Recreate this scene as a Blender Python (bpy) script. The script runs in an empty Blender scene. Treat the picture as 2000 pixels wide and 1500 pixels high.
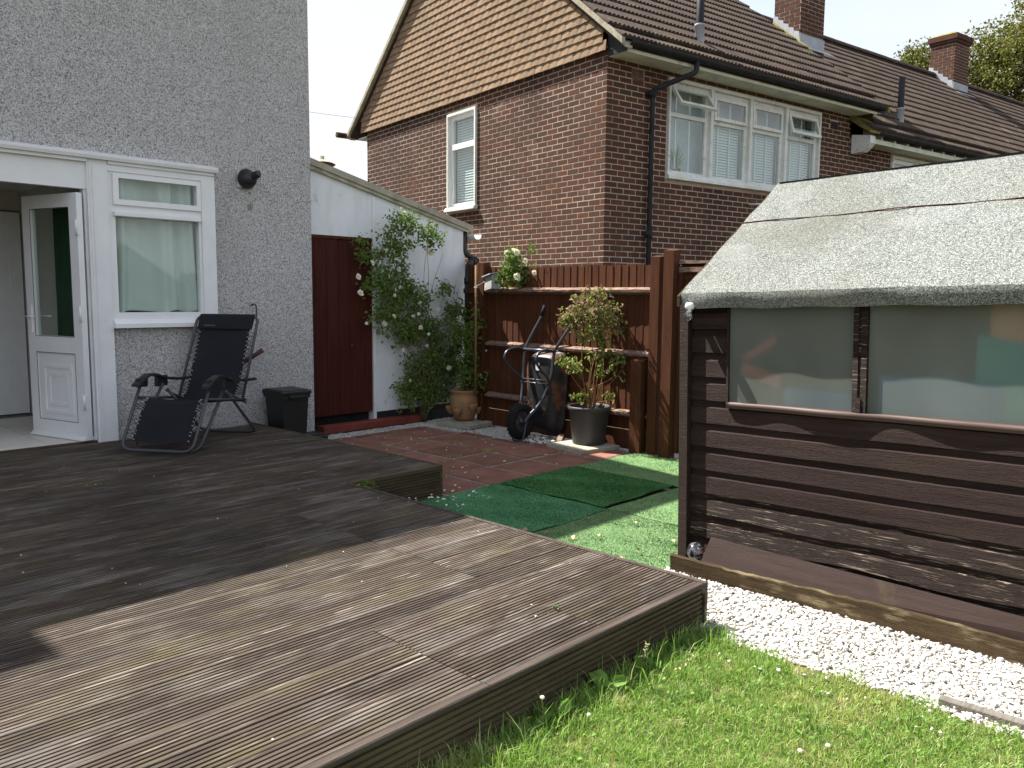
import bpy, math, random
import numpy as np
from mathutils import Vector, Matrix, Euler
random.seed(7); rng = np.random.default_rng(7)
sc = bpy.context.scene
COL = sc.collection
PI = math.pi

# ------------------------------------------------------------------ camera
cam_d = bpy.data.cameras.new('camera'); cam = bpy.data.objects.new('camera', cam_d); COL.objects.link(cam)
FOC, PITCH, ROLL, YAW, EYE = 1596.0, .1081, .0090, .7584, 1.43
_rt = Vector((math.sin(YAW), -math.cos(YAW), 0)); _fw = Vector((math.cos(YAW), math.sin(YAW), 0)); _up = Vector((0, 0, 1))
CF = _fw*math.cos(PITCH) - _up*math.sin(PITCH); CU = _fw*math.sin(PITCH) + _up*math.cos(PITCH)
CX = _rt*math.cos(ROLL) + CU*math.sin(ROLL); CY = -_rt*math.sin(ROLL) + CU*math.cos(ROLL)
cam.matrix_world = Matrix(((CX.x, CY.x, -CF.x, 0), (CX.y, CY.y, -CF.y, 0), (CX.z, CY.z, -CF.z, EYE), (0, 0, 0, 1)))
cam_d.sensor_width = 36; cam_d.lens = 36*FOC/2000; cam_d.clip_start = .05; cam_d.clip_end = 3000
sc.camera = cam
EYEV = Vector((0, 0, EYE))

# ------------------------------------------------------------------ light
TOSUN = Vector((-.18, .72, 1)).normalized()
sun_el = math.asin(TOSUN.z); sun_az = math.atan2(TOSUN.x, TOSUN.y)
w = bpy.data.worlds.new('World'); sc.world = w; w.use_nodes = True
nt = w.node_tree; nt.nodes.clear()
out = nt.nodes.new('ShaderNodeOutputWorld'); bg = nt.nodes.new('ShaderNodeBackground')
sky = nt.nodes.new('ShaderNodeTexSky'); sky.sky_type = 'NISHITA'; sky.sun_disc = False
sky.sun_elevation = sun_el; sky.sun_rotation = sun_az; sky.air_density = 1.0; sky.dust_density = 1.5
tc = nt.nodes.new('ShaderNodeTexCoord'); mp = nt.nodes.new('ShaderNodeMapping'); mp.inputs['Scale'].default_value = (1, 1, 2.2)
ns = nt.nodes.new('ShaderNodeTexNoise'); ns.inputs['Scale'].default_value = 1.7; ns.inputs['Detail'].default_value = 5
mr = nt.nodes.new('ShaderNodeMapRange'); mr.inputs['From Min'].default_value = .34; mr.inputs['From Max'].default_value = .52
mr.inputs['To Min'].default_value = .65; mr.inputs['To Max'].default_value = 1.
mx = nt.nodes.new('ShaderNodeMixRGB'); mx.inputs['Color2'].default_value = (3.55, 3.65, 3.85, 1)
L = nt.links.new
L(tc.outputs['Generated'], mp.inputs['Vector']); L(mp.outputs[0], ns.inputs['Vector']); L(ns.outputs['Fac'], mr.inputs['Value'])
sx = nt.nodes.new('ShaderNodeSeparateXYZ'); hz = nt.nodes.new('ShaderNodeMapRange'); fm = nt.nodes.new('ShaderNodeMath'); fm.operation = 'MULTIPLY'
for k_, v_ in zip(('From Min', 'From Max', 'To Min', 'To Max'), (.22, .6, 1., .62)): hz.inputs[k_].default_value = v_
L(tc.outputs['Generated'], sx.inputs[0]); L(sx.outputs['Z'], hz.inputs['Value']); L(mr.outputs[0], fm.inputs[0]); L(hz.outputs[0], fm.inputs[1]); L(fm.outputs[0], mx.inputs['Fac']); L(sky.outputs[0], mx.inputs['Color1']); L(mx.outputs[0], bg.inputs['Color'])
bg.inputs['Strength'].default_value = .1; L(bg.outputs[0], out.inputs['Surface'])
sd = bpy.data.lights.new('sun', 'SUN'); sd.energy = 5; sd.angle = math.radians(.5); sd.color = (1, .95, .87)
so = bpy.data.objects.new('sun', sd); COL.objects.link(so); so.location = TOSUN*60
so.rotation_euler = (-TOSUN).to_track_quat('-Z', 'Y').to_euler()
sc.view_settings.view_transform = 'Standard'; sc.view_settings.look = 'None'
sc.view_settings.gamma = 1; sc.view_settings.use_curve_mapping = False; sc.view_settings.exposure = 1.5
sc.render.engine = 'CYCLES'; sc.cycles.use_denoising = True
sc.cycles.max_bounces = 8; sc.cycles.transparent_max_bounces = 16; sc.cycles.sample_clamp_indirect = 6

# ------------------------------------------------------------------ materials
def ramp(n, cols):
    r = n.new('ShaderNodeValToRGB'); e = r.color_ramp.elements
    while len(e) < len(cols): e.new(.5)
    for i, c in enumerate(cols):
        e[i].position = i/max(1, len(cols)-1); e[i].color = (*c, 1)
    return r
def M(name, cols, ns=6, sc_=(1, 1, 1), rough=.8, bump=0, bs=40, bsc=None, bdist=.01, tv=0, rcols=None, rmix=.6, layers=(), spec=.12, metal=0, transl=0, vor=None, coat=0, ws=()):
    """Procedural surface. cols: mixed by noise; rcols: picked per piece; layers: (colour, scale, lo, hi, amount[, stretch])"""
    m = bpy.data.materials.new(name); m.use_nodes = True; t = m.node_tree; n = t.nodes; l = t.links.new
    p = n['Principled BSDF']; p.inputs['Roughness'].default_value = rough; p.inputs['Specular IOR Level'].default_value = spec
    p.inputs['Metallic'].default_value = metal; p.inputs['Coat Weight'].default_value = coat
    tc = n.new('ShaderNodeTexCoord'); oi = n.new('ShaderNodeObjectInfo'); ge = n.new('ShaderNodeNewGeometry')
    ad = n.new('ShaderNodeMath'); ad.operation = 'ADD'; l(oi.outputs['Random'], ad.inputs[0]); l(ge.outputs['Random Per Island'], ad.inputs[1])
    fr = n.new('ShaderNodeMath'); fr.operation = 'FRACT'; l(ad.outputs[0], fr.inputs[0])
    off = n.new('ShaderNodeVectorMath'); off.operation = 'SCALE'; off.inputs[0].default_value = (31, 17, 23); l(fr.outputs[0], off.inputs['Scale'])
    va = n.new('ShaderNodeVectorMath'); va.operation = 'ADD'; l(tc.outputs['Object'], va.inputs[0]); l(off.outputs[0], va.inputs[1])
    vec = va.outputs[0] if tv or rcols else tc.outputs['Object']
    def stretch(s):
        if s == (1, 1, 1): return vec
        q = n.new('ShaderNodeVectorMath'); q.operation = 'MULTIPLY'; q.inputs[1].default_value = s; l(vec, q.inputs[0]); return q.outputs[0]
    def noise(scale, s=(1, 1, 1), det=5):
        q = n.new('ShaderNodeTexNoise'); q.inputs['Scale'].default_value = scale; q.inputs['Detail'].default_value = det; q.inputs['Roughness'].default_value = .6
        l(stretch(s), q.inputs['Vector']); return q.outputs['Fac']
    def mix(fac, a, b, typ='MIX'):
        q = n.new('ShaderNodeMixRGB'); q.blend_type = typ
        for k, v in (('Fac', fac), ('Color1', a), ('Color2', b)):
            if isinstance(v, (int, float)): q.inputs[k].default_value = v
            elif isinstance(v, tuple): q.inputs[k].default_value = (*v, 1)
            else: l(v, q.inputs[k])
        return q.outputs[0]
    def rng_(v, lo, hi, a, b):
        q = n.new('ShaderNodeMapRange'); l(v, q.inputs['Value'])
        for k, x in zip(('From Min', 'From Max', 'To Min', 'To Max'), (lo, hi, a, b)): q.inputs[k].default_value = x
        return q.outputs[0]
    if len(cols) == 1: c = None
    else:
        r = ramp(n, cols); l(rng_(noise(ns, sc_), .3, .7, 0, 1), r.inputs['Fac']); c = r.outputs['Color']
    c = c if c is not None else tuple(cols[0])
    if rcols:
        r = ramp(n, rcols); l(fr.outputs[0], r.inputs['Fac']); c = mix(rmix, c, r.outputs['Color'])
    if vor:
        v = n.new('ShaderNodeTexVoronoi'); v.inputs['Scale'].default_value = vor[0]; l(stretch((1, 1, 1)), v.inputs['Vector'])
        s = n.new('ShaderNodeSeparateColor'); l(v.outputs['Color'], s.inputs[0]); r = ramp(n, vor[1]); l(s.outputs[0], r.inputs['Fac'])
        c = mix(vor[2], c, r.outputs['Color'])
    for la in layers:
        f = rng_(noise(la[1], la[5] if len(la) > 5 else (1, 1, 1)), la[2], la[3], 0, la[4]); c = mix(f, c, la[0])
    for la in ws:   # broad weathering that runs across neighbouring pieces
        q = n.new('ShaderNodeTexNoise'); q.inputs['Scale'].default_value = la[1]; q.inputs['Detail'].default_value = 4
        g2 = n.new('ShaderNodeVectorMath'); g2.operation = 'MULTIPLY'; g2.inputs[1].default_value = la[5] if len(la) > 5 else (1, 1, 1); l(ge.outputs['Position'], g2.inputs[0]); l(g2.outputs[0], q.inputs['Vector'])
        c = mix(rng_(q.outputs['Fac'], la[2], la[3], 0, la[4]), c, la[0])
    if tv:
        q = n.new('ShaderNodeHueSaturation'); l(rng_(fr.outputs[0], 0, 1, 1-tv, 1+tv), q.inputs['Value'])
        if isinstance(c, tuple): q.inputs['Color'].default_value = (*c, 1)
        else: l(c, q.inputs['Color'])
        c = q.outputs[0]
    if isinstance(c, tuple): p.inputs['Base Color'].default_value = (*c, 1)
    else: l(c, p.inputs['Base Color'])
    if bump:
        b = n.new('ShaderNodeBump'); b.inputs['Strength'].default_value = bump; b.inputs['Distance'].default_value = bdist
        if vor:
            l(v.outputs['Distance'], b.inputs['Height'])
        else: l(noise(bs, bsc or sc_), b.inputs['Height'])
        l(b.outputs[0], p.inputs['Normal'])
    if transl:
        tr = n.new('ShaderNodeBsdfTranslucent'); ms = n.new('ShaderNodeMixShader'); ms.inputs[0].default_value = transl
        if isinstance(c, tuple): tr.inputs[0].default_value = (*c, 1)
        else: l(mix(1., c, (1.0, 1.25, .55), 'MULTIPLY'), tr.inputs[0])
        l(p.outputs[0], ms.inputs[1]); l(tr.outputs[0], ms.inputs[2]); l(ms.outputs[0], n['Material Output'].inputs[0])
    return m
def glass(name, tint=(.9, .95, .93), dust=0.0, refl=.12, dcol=(.5, .52, .5)):
    m = bpy.data.materials.new(name); m.use_nodes = True; t = m.node_tree; n = t.nodes; l = t.links.new; n.remove(n['Principled BSDF'])
    tr = n.new('ShaderNodeBsdfTransparent'); tr.inputs[0].default_value = (*tint, 1)
    gl = n.new('ShaderNodeBsdfGlossy'); gl.inputs['Roughness'].default_value = .03
    fr = n.new('ShaderNodeFresnel'); fr.inputs[0].default_value = 1.5
    ad = n.new('ShaderNodeMath'); ad.operation = 'MULTIPLY_ADD'; ad.inputs[1].default_value = 1.3; ad.inputs[2].default_value = refl; l(fr.outputs[0], ad.inputs[0])
    gm = n.new('ShaderNodeNewGeometry'); iv = n.new('ShaderNodeMath'); iv.operation = 'SUBTRACT'; iv.inputs[0].default_value = 1; l(gm.outputs['Backfacing'], iv.inputs[1])
    mu = n.new('ShaderNodeMath'); mu.operation = 'MULTIPLY'; l(ad.outputs[0], mu.inputs[0]); l(iv.outputs[0], mu.inputs[1])
    ms = n.new('ShaderNodeMixShader'); l(mu.outputs[0], ms.inputs[0]); l(tr.outputs[0], ms.inputs[1]); l(gl.outputs[0], ms.inputs[2]); o = ms.outputs[0]
    if dust:
        df = n.new('ShaderNodeBsdfDiffuse'); tl = n.new('ShaderNodeBsdfTranslucent'); df.inputs[0].default_value = (*dcol, 1); tl.inputs[0].default_value = (*dcol, 1)
        a = n.new('ShaderNodeAddShader'); m1 = n.new('ShaderNodeMixShader'); m1.inputs[0].default_value = .25; l(df.outputs[0], m1.inputs[1]); l(tl.outputs[0], m1.inputs[2])
        tcn = n.new('ShaderNodeTexCoord'); q = n.new('ShaderNodeTexNoise'); q.inputs['Scale'].default_value = 2.5; l(tcn.outputs['Object'], q.inputs['Vector'])
        r = n.new('ShaderNodeMapRange'); r.inputs['From Min'].default_value = .3; r.inputs['From Max'].default_value = .7; r.inputs['To Min'].default_value = dust*.8; r.inputs['To Max'].default_value = min(1, dust*1.15); l(q.outputs['Fac'], r.inputs['Value'])
        m2 = n.new('ShaderNodeMixShader'); l(r.outputs[0], m2.inputs[0]); l(o, m2.inputs[1]); l(m1.outputs[0], m2.inputs[2]); o = m2.outputs[0]
    l(o, n['Material Output'].inputs[0]); return m

GX = (1.2, 30, 30)
m_deck = M('deck_timber', [(0.0342, 0.0243, 0.0185), (0.0731, 0.0552, 0.0425), (0.118, 0.0963, 0.075)], ws=[((0.0184, 0.0144, 0.0131), .8, .5, .7, .5), ((0.119, 0.099, 0.0524), 1.9, .6, .75, .35)], ns=3, sc_=(.8, 14, 14), rough=.72, bump=.5, bs=9, bsc=(2, 40, 40), tv=.09, rmix=.24,
    rcols=[(0.0381, 0.0266, 0.023), (0.0724, 0.0533, 0.0445), (0.061, 0.0444, 0.0316), (0.0953, 0.071, 0.0596)], spec=.14,
    layers=[((.13, .115, .05), 1.9, .52, .68, .38, (1, 2.2, 1)), ((.2, .18, .16), 2.6, .5, .66, .5, (.8, 3, 2)), ((.38, .33, .27), 6, .6, .68, .62, (.6, 11, 3)), ((.022, .017, .016), 1.1, .52, .72, .65)])
m_fascia = M('deck_facing_timber', [(0.054, 0.0396, 0.0252), (0.108, 0.0864, 0.054)], ns=3, sc_=(.8, 14, 14), rough=.8, bump=.4, bs=9, bsc=(2, 40, 40), layers=[((0.144, 0.122, 0.063), 2, .5, .7, .6, (0.9, 1.8, 2.7))])
m_cap = M('deck_edge_timber', [(0.0428, 0.0326, 0.0271), (0.0952, 0.0767, 0.0633)], ns=3, sc_=(.8, 14, 14), rough=.7, bump=.4, bs=9, bsc=(2, 40, 40))
m_pebble = M('pebbledash', [(0.41, 0.408, 0.408), (0.497, 0.495, 0.495)], ns=1.2, rough=.9, bump=1, bdist=.009, spec=.2, layers=[((.3, .29, .27), .9, .52, .75, .35, (1, 1, .35)), ((.28, .26, .2), 1.7, .62, .8, .25)],
    vor=(150, [(.06, .06, .06), (.44, .415, .41), (.58, .575, .57), (.68, .675, .67), (.86, .86, .85)], .88))
m_white = M('white_upvc', [(.74, .75, .76), (.8, .81, .82)], ns=3, rough=.35, spec=.5, layers=[((.5, .5, .48), 6, .6, .8, .35)])
m_wpaint = M('white_painted_timber', [(.72, .73, .74), (.8, .81, .82)], ns=4, rough=.55, bump=.15, bs=12, layers=[((.4, .37, .32), 9, .66, .74, .6)])
m_oldwhite = M('flaking_white_paint', [(.6, .62, .58), (.74, .76, .74)], ns=5, rough=.65, bump=.3, bs=30, layers=[((.2, .22, .17), 14, .6, .72, .7), ((.42, .45, .3), 3, .5, .75, .4)])
m_render = M('white_render', [(.68, .71, .74), (.78, .8, .82)], ns=2.5, rough=.85, bump=.25, bs=18, ws=[((.42, .42, .38), 1.7, .52, .75, .5, (2.5, 1, .5)), ((.3, .3, .25), 6, .64, .74, .5)], layers=[((.35, .38, .4), 3, .58, .8, .35, (3, 1, .6)), ((.25, .26, .24), 8, .68, .76, .6)])
m_soffit = M('soffit_paint', [(.5, .54, .42), (.66, .68, .58)], ns=3, rough=.7, layers=[((.2, .24, .12), 5, .55, .75, .6)])
m_mortar = M('mortar', [(0.36, 0.294, 0.239), (0.45, 0.373, 0.308)], ws=[((0.175, 0.136, 0.106), 1.1, .48, .66, .6), ((0.105, 0.085, 0.0653), 3.1, .6, .7, .6)], ns=9, rough=.95, bump=.3, bs=80)
BR = [(0.057, 0.0283, 0.0211), (0.0804, 0.0362, 0.025), (0.0671, 0.0319, 0.0235), (0.0872, 0.0397, 0.0275), (0.059, 0.0332, 0.0265), (0.0738, 0.0337, 0.0235), (0.0839, 0.0397, 0.0271), (0.0605, 0.0374, 0.03), (0.0704, 0.0326, 0.0235), (0.0804, 0.0374, 0.026), (0.114, 0.0452, 0.025), (0.0738, 0.0351, 0.025)]
m_brick = M('red_brown_brick', [(0.0764, 0.0403, 0.0275), (0.112, 0.0574, 0.0374)], ws=[((0.0334, 0.0225, 0.0182), .9, .5, .7, .55, (0.954, 0.9, 0.414)), ((0.191, 0.135, 0.108), 2.3, .6, .75, .3)], ns=14, rough=.88, bump=.5, bs=60, bdist=.004, rcols=BR, rmix=.75, layers=[((.3, .24, .2), 26, .66, .74, .45)])
m_hang = M('hung_clay_tile', [(0.18, 0.122, 0.0703), (0.233, 0.164, 0.0979)], ws=[((0.123, 0.0898, 0.0567), 1.2, .5, .72, .5, (0.88, 0.898, 0.405)), ((0.264, 0.242, 0.146), 2.9, .62, .75, .4)], ns=9, rough=.85, tv=.1, rcols=[(0.211, 0.136, 0.0868), (0.264, 0.175, 0.113), (0.196, 0.141, 0.0979), (0.279, 0.191, 0.128), (0.249, 0.156, 0.0979)], rmix=.55)
m_roof = M('brown_concrete_tile', [(0.0442, 0.0327, 0.0268), (0.0702, 0.053, 0.0438)], ws=[((0.043, 0.0344, 0.0301), .7, .5, .7, .5), ((0.146, 0.129, 0.0774), 1.6, .6, .74, .5)], ns=7, rough=.9, tv=.1, rcols=[(0.0544, 0.0392, 0.0328), (0.0816, 0.0622, 0.0514), (0.0666, 0.0495, 0.041), (0.0726, 0.053, 0.0416)], rmix=.5, bump=.3, bs=70, bdist=.004, layers=[((.22, .2, .13), 5, .6, .72, .5)])
m_moss = M('moss', [(.14, .13, .04), (.26, .22, .07)], ns=9, rough=1, bump=.6, bs=50)
m_lead = M('lead_flashing', [(.3, .32, .35), (.42, .44, .47)], ns=5, rough=.55, bump=.2, bs=8)
m_black = M('black_plastic', [(0.0112, 0.012, 0.0136), (0.0176, 0.0184, 0.02)], rough=.42, spec=.45)
m_blackpaint = M('black_paint', [(.02, .021, .024), (.035, .036, .04)], rough=.6)
m_redwood = M('dark_red_planks', [(0.0473, 0.0121, 0.00876), (0.0723, 0.0201, 0.0139)], ns=4, sc_=(8, 8, .7), rough=.75, bump=.3, bs=10, bsc=(30, 30, 1), tv=.08, layers=[((0.246, 0.197, 0.148), 18, .7, .75, .5)])
m_redstep = M('red_painted_step', [(.16, .04, .03), (.22, .06, .045)], ns=5, rough=.7)
m_fence = M('red_brown_fence_timber', [(0.0572, 0.0201, 0.00955), (0.101, 0.039, 0.0185)], ns=3, sc_=(10, 10, .8), rough=.85, bump=.5, bs=8, bsc=(30, 30, 1.2), tv=.12, layers=[((0.0886, 0.0813, 0.0368), 3, .6, .75, .4)])
m_rail = M('worn_fence_rail', [(0.12, 0.0539, 0.0329), (0.299, 0.227, 0.186)], ns=9, sc_=(3, 1.5, 8), rough=.85, bump=.5, bs=12, bsc=(20, 3, 20))
m_shed = M('dark_brown_shed_timber', [(0.0214, 0.0121, 0.0103), (0.0383, 0.0245, 0.0207)], ns=3, sc_=(12, .7, 12), rough=.66, bump=.6, bs=9, bsc=(40, 1.6, 40), tv=.1, spec=.1, layers=[((0.0177, 0.0102, 0.00808), 5, .6, .7, .7, (7.07, 0.85, 6.46)), ((0.177, 0.128, 0.0969), 11, .68, .74, .5, (3.54, 0.68, 7.27))])
m_shedworn = M('cracked_shed_timber', [(0.021, 0.0126, 0.0104), (0.048, 0.0314, 0.0257)], ns=4, sc_=(12, .7, 14), rough=.7, bump=1, bdist=.02, bs=7, bsc=(40, 1.4, 46), tv=.06,
    layers=[((.012, .009, .008), 6, .6, .64, .9, (6, .7, 10)), ((.36, .28, .21), 9, .6, .66, .75, (5, .4, 11)), ((.5, .42, .33), 13, .63, .68, .8, (4, .55, 12))])
m_plank = M('mossy_timber', [(0.0289, 0.0183, 0.00986), (0.0636, 0.0443, 0.0221)], ns=4, sc_=(10, 1, 10), rough=.85, bump=.5, bs=8, bsc=(30, 1.5, 30), layers=[((0.212, 0.17, 0.102), 5, .55, .68, .7, (2.55, 0.85, 4.25))])
m_felt = M('green_mineral_felt', [(0.118, 0.132, 0.131), (0.146, 0.161, 0.16)], ws=[((0.0811, 0.0782, 0.0574), 1.3, .52, .75, .4), ((0.27, 0.285, 0.287), 2.2, .56, .7, .3, (1.8, 0.92, 0.957))], ns=2, rough=.95, bump=.6, bdist=.003, layers=[((.15, .145, .11), 1.5, .5, .75, .45)],
    vor=(235, [(0.0246, 0.0287, 0.0246), (0.0902, 0.0984, 0.0902), (0.148, 0.16, 0.143), (0.23, 0.238, 0.221), (0.377, 0.385, 0.369)], .8))
m_slab = M('red_paving_slab', [(0.156, 0.0735, 0.0548), (0.245, 0.12, 0.0877)], ns=5, rough=.8, tv=.14, bump=.25, bs=40, layers=[((0.184, 0.0966, 0.046), 1.6, .5, .7, .5), ((0.0828, 0.058, 0.046), 4, .6, .72, .6), ((0.368, 0.309, 0.258), 9, .68, .75, .4)])
m_joint = M('patio_bed', [(.12, .12, .1), (.32, .31, .28)], ns=14, rough=1, bump=.5, bs=50)
m_conc = M('concrete_slab', [(0.289, 0.264, 0.204), (0.408, 0.383, 0.315)], ns=8, rough=.9, bump=.3, bs=60)
m_soil = M('soil', [(.04, .035, .022), (.09, .075, .045)], ns=7, rough=1, bump=.6, bs=40)
m_lawnb = M('lawn_soil', [(.05, .06, .018), (.1, .105, .04), (.16, .13, .06)], ns=9, rough=1, bump=.6, bs=60)
m_gravb = M('gravel_bed', [(.25, .23, .2), (.42, .4, .36)], ns=30, rough=1, bump=.5, bs=90)
m_stone = M('white_limestone_chips', [(0.437, 0.408, 0.37), (0.589, 0.57, 0.532)], ws=[((0.285, 0.247, 0.171), 3.0, .55, .72, .45), ((0.209, 0.19, 0.162), 14, .62, .7, .6)], ns=30, rough=.85, rcols=[(.62, .61, .59), (.52, .49, .43), (.68, .67, .65), (.3, .26, .2), (.58, .56, .52), (.64, .63, .61), (.45, .43, .4)], rmix=.7)
m_grass = M('grass_blades', [(0.12, 0.25, 0.0405), (0.221, 0.333, 0.072), (0.46, 0.478, 0.198)], ws=[((.5, .45, .2), 2.4, .52, .68, .6), ((.08, .2, .03), 3.7, .56, .68, .6), ((.6, .52, .3), 9, .6, .7, .6)], ns=1.7, rough=.6, rcols=[(0.0828, 0.208, 0.027), (0.184, 0.333, 0.054), (0.12, 0.26, 0.0405), (0.313, 0.395, 0.117), (0.607, 0.624, 0.324), (0.138, 0.291, 0.045), (0.258, 0.364, 0.09), (0.092, 0.198, 0.036)], rmix=.6, transl=.36, spec=.3)
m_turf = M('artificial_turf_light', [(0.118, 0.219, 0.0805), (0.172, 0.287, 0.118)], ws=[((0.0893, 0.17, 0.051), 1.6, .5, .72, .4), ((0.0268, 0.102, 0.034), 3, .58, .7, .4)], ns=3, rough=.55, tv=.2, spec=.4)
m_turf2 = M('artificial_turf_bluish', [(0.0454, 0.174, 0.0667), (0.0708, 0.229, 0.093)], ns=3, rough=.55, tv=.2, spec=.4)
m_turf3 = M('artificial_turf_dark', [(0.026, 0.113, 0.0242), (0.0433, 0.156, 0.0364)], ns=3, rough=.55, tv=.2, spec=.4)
m_tube = M('grey_blue_powder_coat', [(0.0412, 0.0443, 0.0501), (0.0562, 0.0592, 0.0643)], rough=.45, spec=.5)
m_sling = M('dark_mesh_fabric', [(0.0146, 0.0158, 0.0194), (0.0213, 0.0228, 0.0272)], ns=3, rough=.85, bump=.3, bs=300)
m_metalw = M('bare_eyelet_metal', [(.6, .6, .6), (.7, .7, .7)], rough=.35, metal=.6)
m_barrow = M('barrow_tube', [(.03, .032, .04), (.06, .065, .085)], ns=9, rough=.35, spec=.6, metal=.3, layers=[((.12, .05, .03), 20, .6, .7, .6)])
m_tray = M('black_rusty_tray', [(.009, .009, .011), (.022, .022, .024)], ns=6, rough=.5, spec=.4, layers=[((.16, .06, .025), 4, .52, .62, .8), ((.1, .1, .11), 25, .64, .7, .5)])
m_rubber = M('tyre_rubber', [(.012, .012, .013), (.022, .022, .024)], rough=.8)
m_pot = M('grey_black_plant_pot', [(0.036, 0.0336, 0.036), (0.048, 0.0448, 0.048)], rough=.5, spec=.4)
m_terra = M('terracotta', [(0.252, 0.14, 0.063), (0.336, 0.203, 0.105)], ns=7, rough=.85, layers=[((.2, .18, .08), 5, .55, .7, .5)])
m_leafr = M('rose_leaf', [(0.0765, 0.142, 0.0294), (0.142, 0.229, 0.0491)], ns=3, rough=.5, rcols=[(0.0655, 0.125, 0.0262), (0.131, 0.218, 0.0437), (0.186, 0.273, 0.0601), (0.0874, 0.153, 0.0328), (0.24, 0.262, 0.0765), (0.142, 0.121, 0.0437)], rmix=.7, transl=.35)
m_leafs = M('drooping_shrub_leaf', [(0.133, 0.19, 0.038), (0.209, 0.247, 0.0665)], ns=3, rough=.5, rcols=[(0.114, 0.18, 0.038), (0.209, 0.266, 0.0665), (0.257, 0.257, 0.095), (0.142, 0.171, 0.038), (0.266, 0.171, 0.123), (0.18, 0.218, 0.057)], rmix=.75, transl=.35)
m_leafp = M('pink_shrub_leaf', [(.2, .1, .08), (.32, .2, .17)], ns=3, rough=.5, rcols=[(.26, .14, .12), (.36, .24, .2), (.18, .13, .06), (.3, .16, .14)], rmix=.75, transl=.3)
m_tree = M('far_tree_leaf', [(.09, .11, .03), (.19, .17, .06)], ns=.4, rough=.6, rcols=[(.07, .095, .025), (.14, .165, .045), (.2, .15, .06), (.1, .12, .04), (.24, .21, .09), (.17, .1, .045)], rmix=.6, transl=.3)
m_bark = M('bark', [(.09, .07, .045), (.16, .12, .08)], ns=9, rough=.95, bump=.5, bs=30)
m_stem = M('green_brown_stem', [(.08, .09, .03), (.16, .12, .06)], ns=9, rough=.7)
m_petal = M('blush_white_petal', [(.78, .68, .64), (.85, .8, .76)], ns=8, rough=.7, transl=.25, tv=.05)
m_birdbox = M('weathered_grey_wood', [(.22, .22, .21), (.36, .36, .34)], ns=6, sc_=(1, 1, 6), rough=.9, bump=.4, bs=40, layers=[((.3, .24, .14), 7, .55, .7, .6)])
m_cane = M('garden_cane', [(.15, .08, .035), (.25, .14, .065)], ns=12, rough=.7)
m_curtain = M('pale_curtain', [(0.735, 0.756, 0.732), (0.822, 0.83, 0.817)], ns=2, rough=.95, transl=.15)
m_greencur = M('green_curtain', [(0.0044, 0.044, 0.0176), (0.0066, 0.0616, 0.0242)], ns=3, rough=.95)
m_inwall = M('indoor_wall', [(.5, .48, .44), (.58, .56, .52)], ns=2, rough=.9)
m_tilef = M('cream_floor_tile', [(.6, .57, .5), (.68, .65, .58)], ns=6, rough=.35, tv=.04)
m_blind = M('white_blind', [(.72, .75, .78), (.78, .81, .83)], ns=5, rough=.5)
m_dark = M('dark_interior', [(.02, .02, .02), (.03, .03, .03)], rough=.95)
m_blue = M('blue_plastic', [(0.0239, 0.0863, 0.179), (0.0399, 0.122, 0.23)], rough=.6)
m_teal = M('turquoise_plastic', [(0.00594, 0.154, 0.143), (0.0119, 0.202, 0.178)], rough=.6)
m_orange = M('orange_plastic', [(0.38, 0.137, 0.0608), (0.456, 0.19, 0.0912)], rough=.6)
m_redcloth = M('red_cloth', [(0.243, 0.0405, 0.0324), (0.324, 0.0729, 0.0567)], rough=.8)
m_glass = glass('window_glass', refl=.02)
m_glass2 = glass('upper_window_glass', refl=.07)
m_film = glass('dirty_shed_pane', tint=(.85, .9, .88), dust=.3, refl=.02, dcol=(.52, .56, .48))
_n = m_film.node_tree.nodes; _l = m_film.node_tree.links
_tr = [q for q in _n if q.type == 'BSDF_TRANSPARENT'][0]; _ms = _tr.outputs[0].links[0].to_socket
_rf = _n.new('ShaderNodeBsdfRefraction'); _rf.inputs['Roughness'].default_value = .75; _rf.inputs['IOR'].default_value = 1.35; _rf.inputs[0].default_value = (.8, .88, .9, 1)
_mm = _n.new('ShaderNodeMixShader'); _mm.inputs[0].default_value = .82; _l.new(_tr.outputs[0], _mm.inputs[1]); _l.new(_rf.outputs[0], _mm.inputs[2]); _l.new(_mm.outputs[0], _ms)
m_bulb = glass('clear_bulb_glass', refl=.15)

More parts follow.
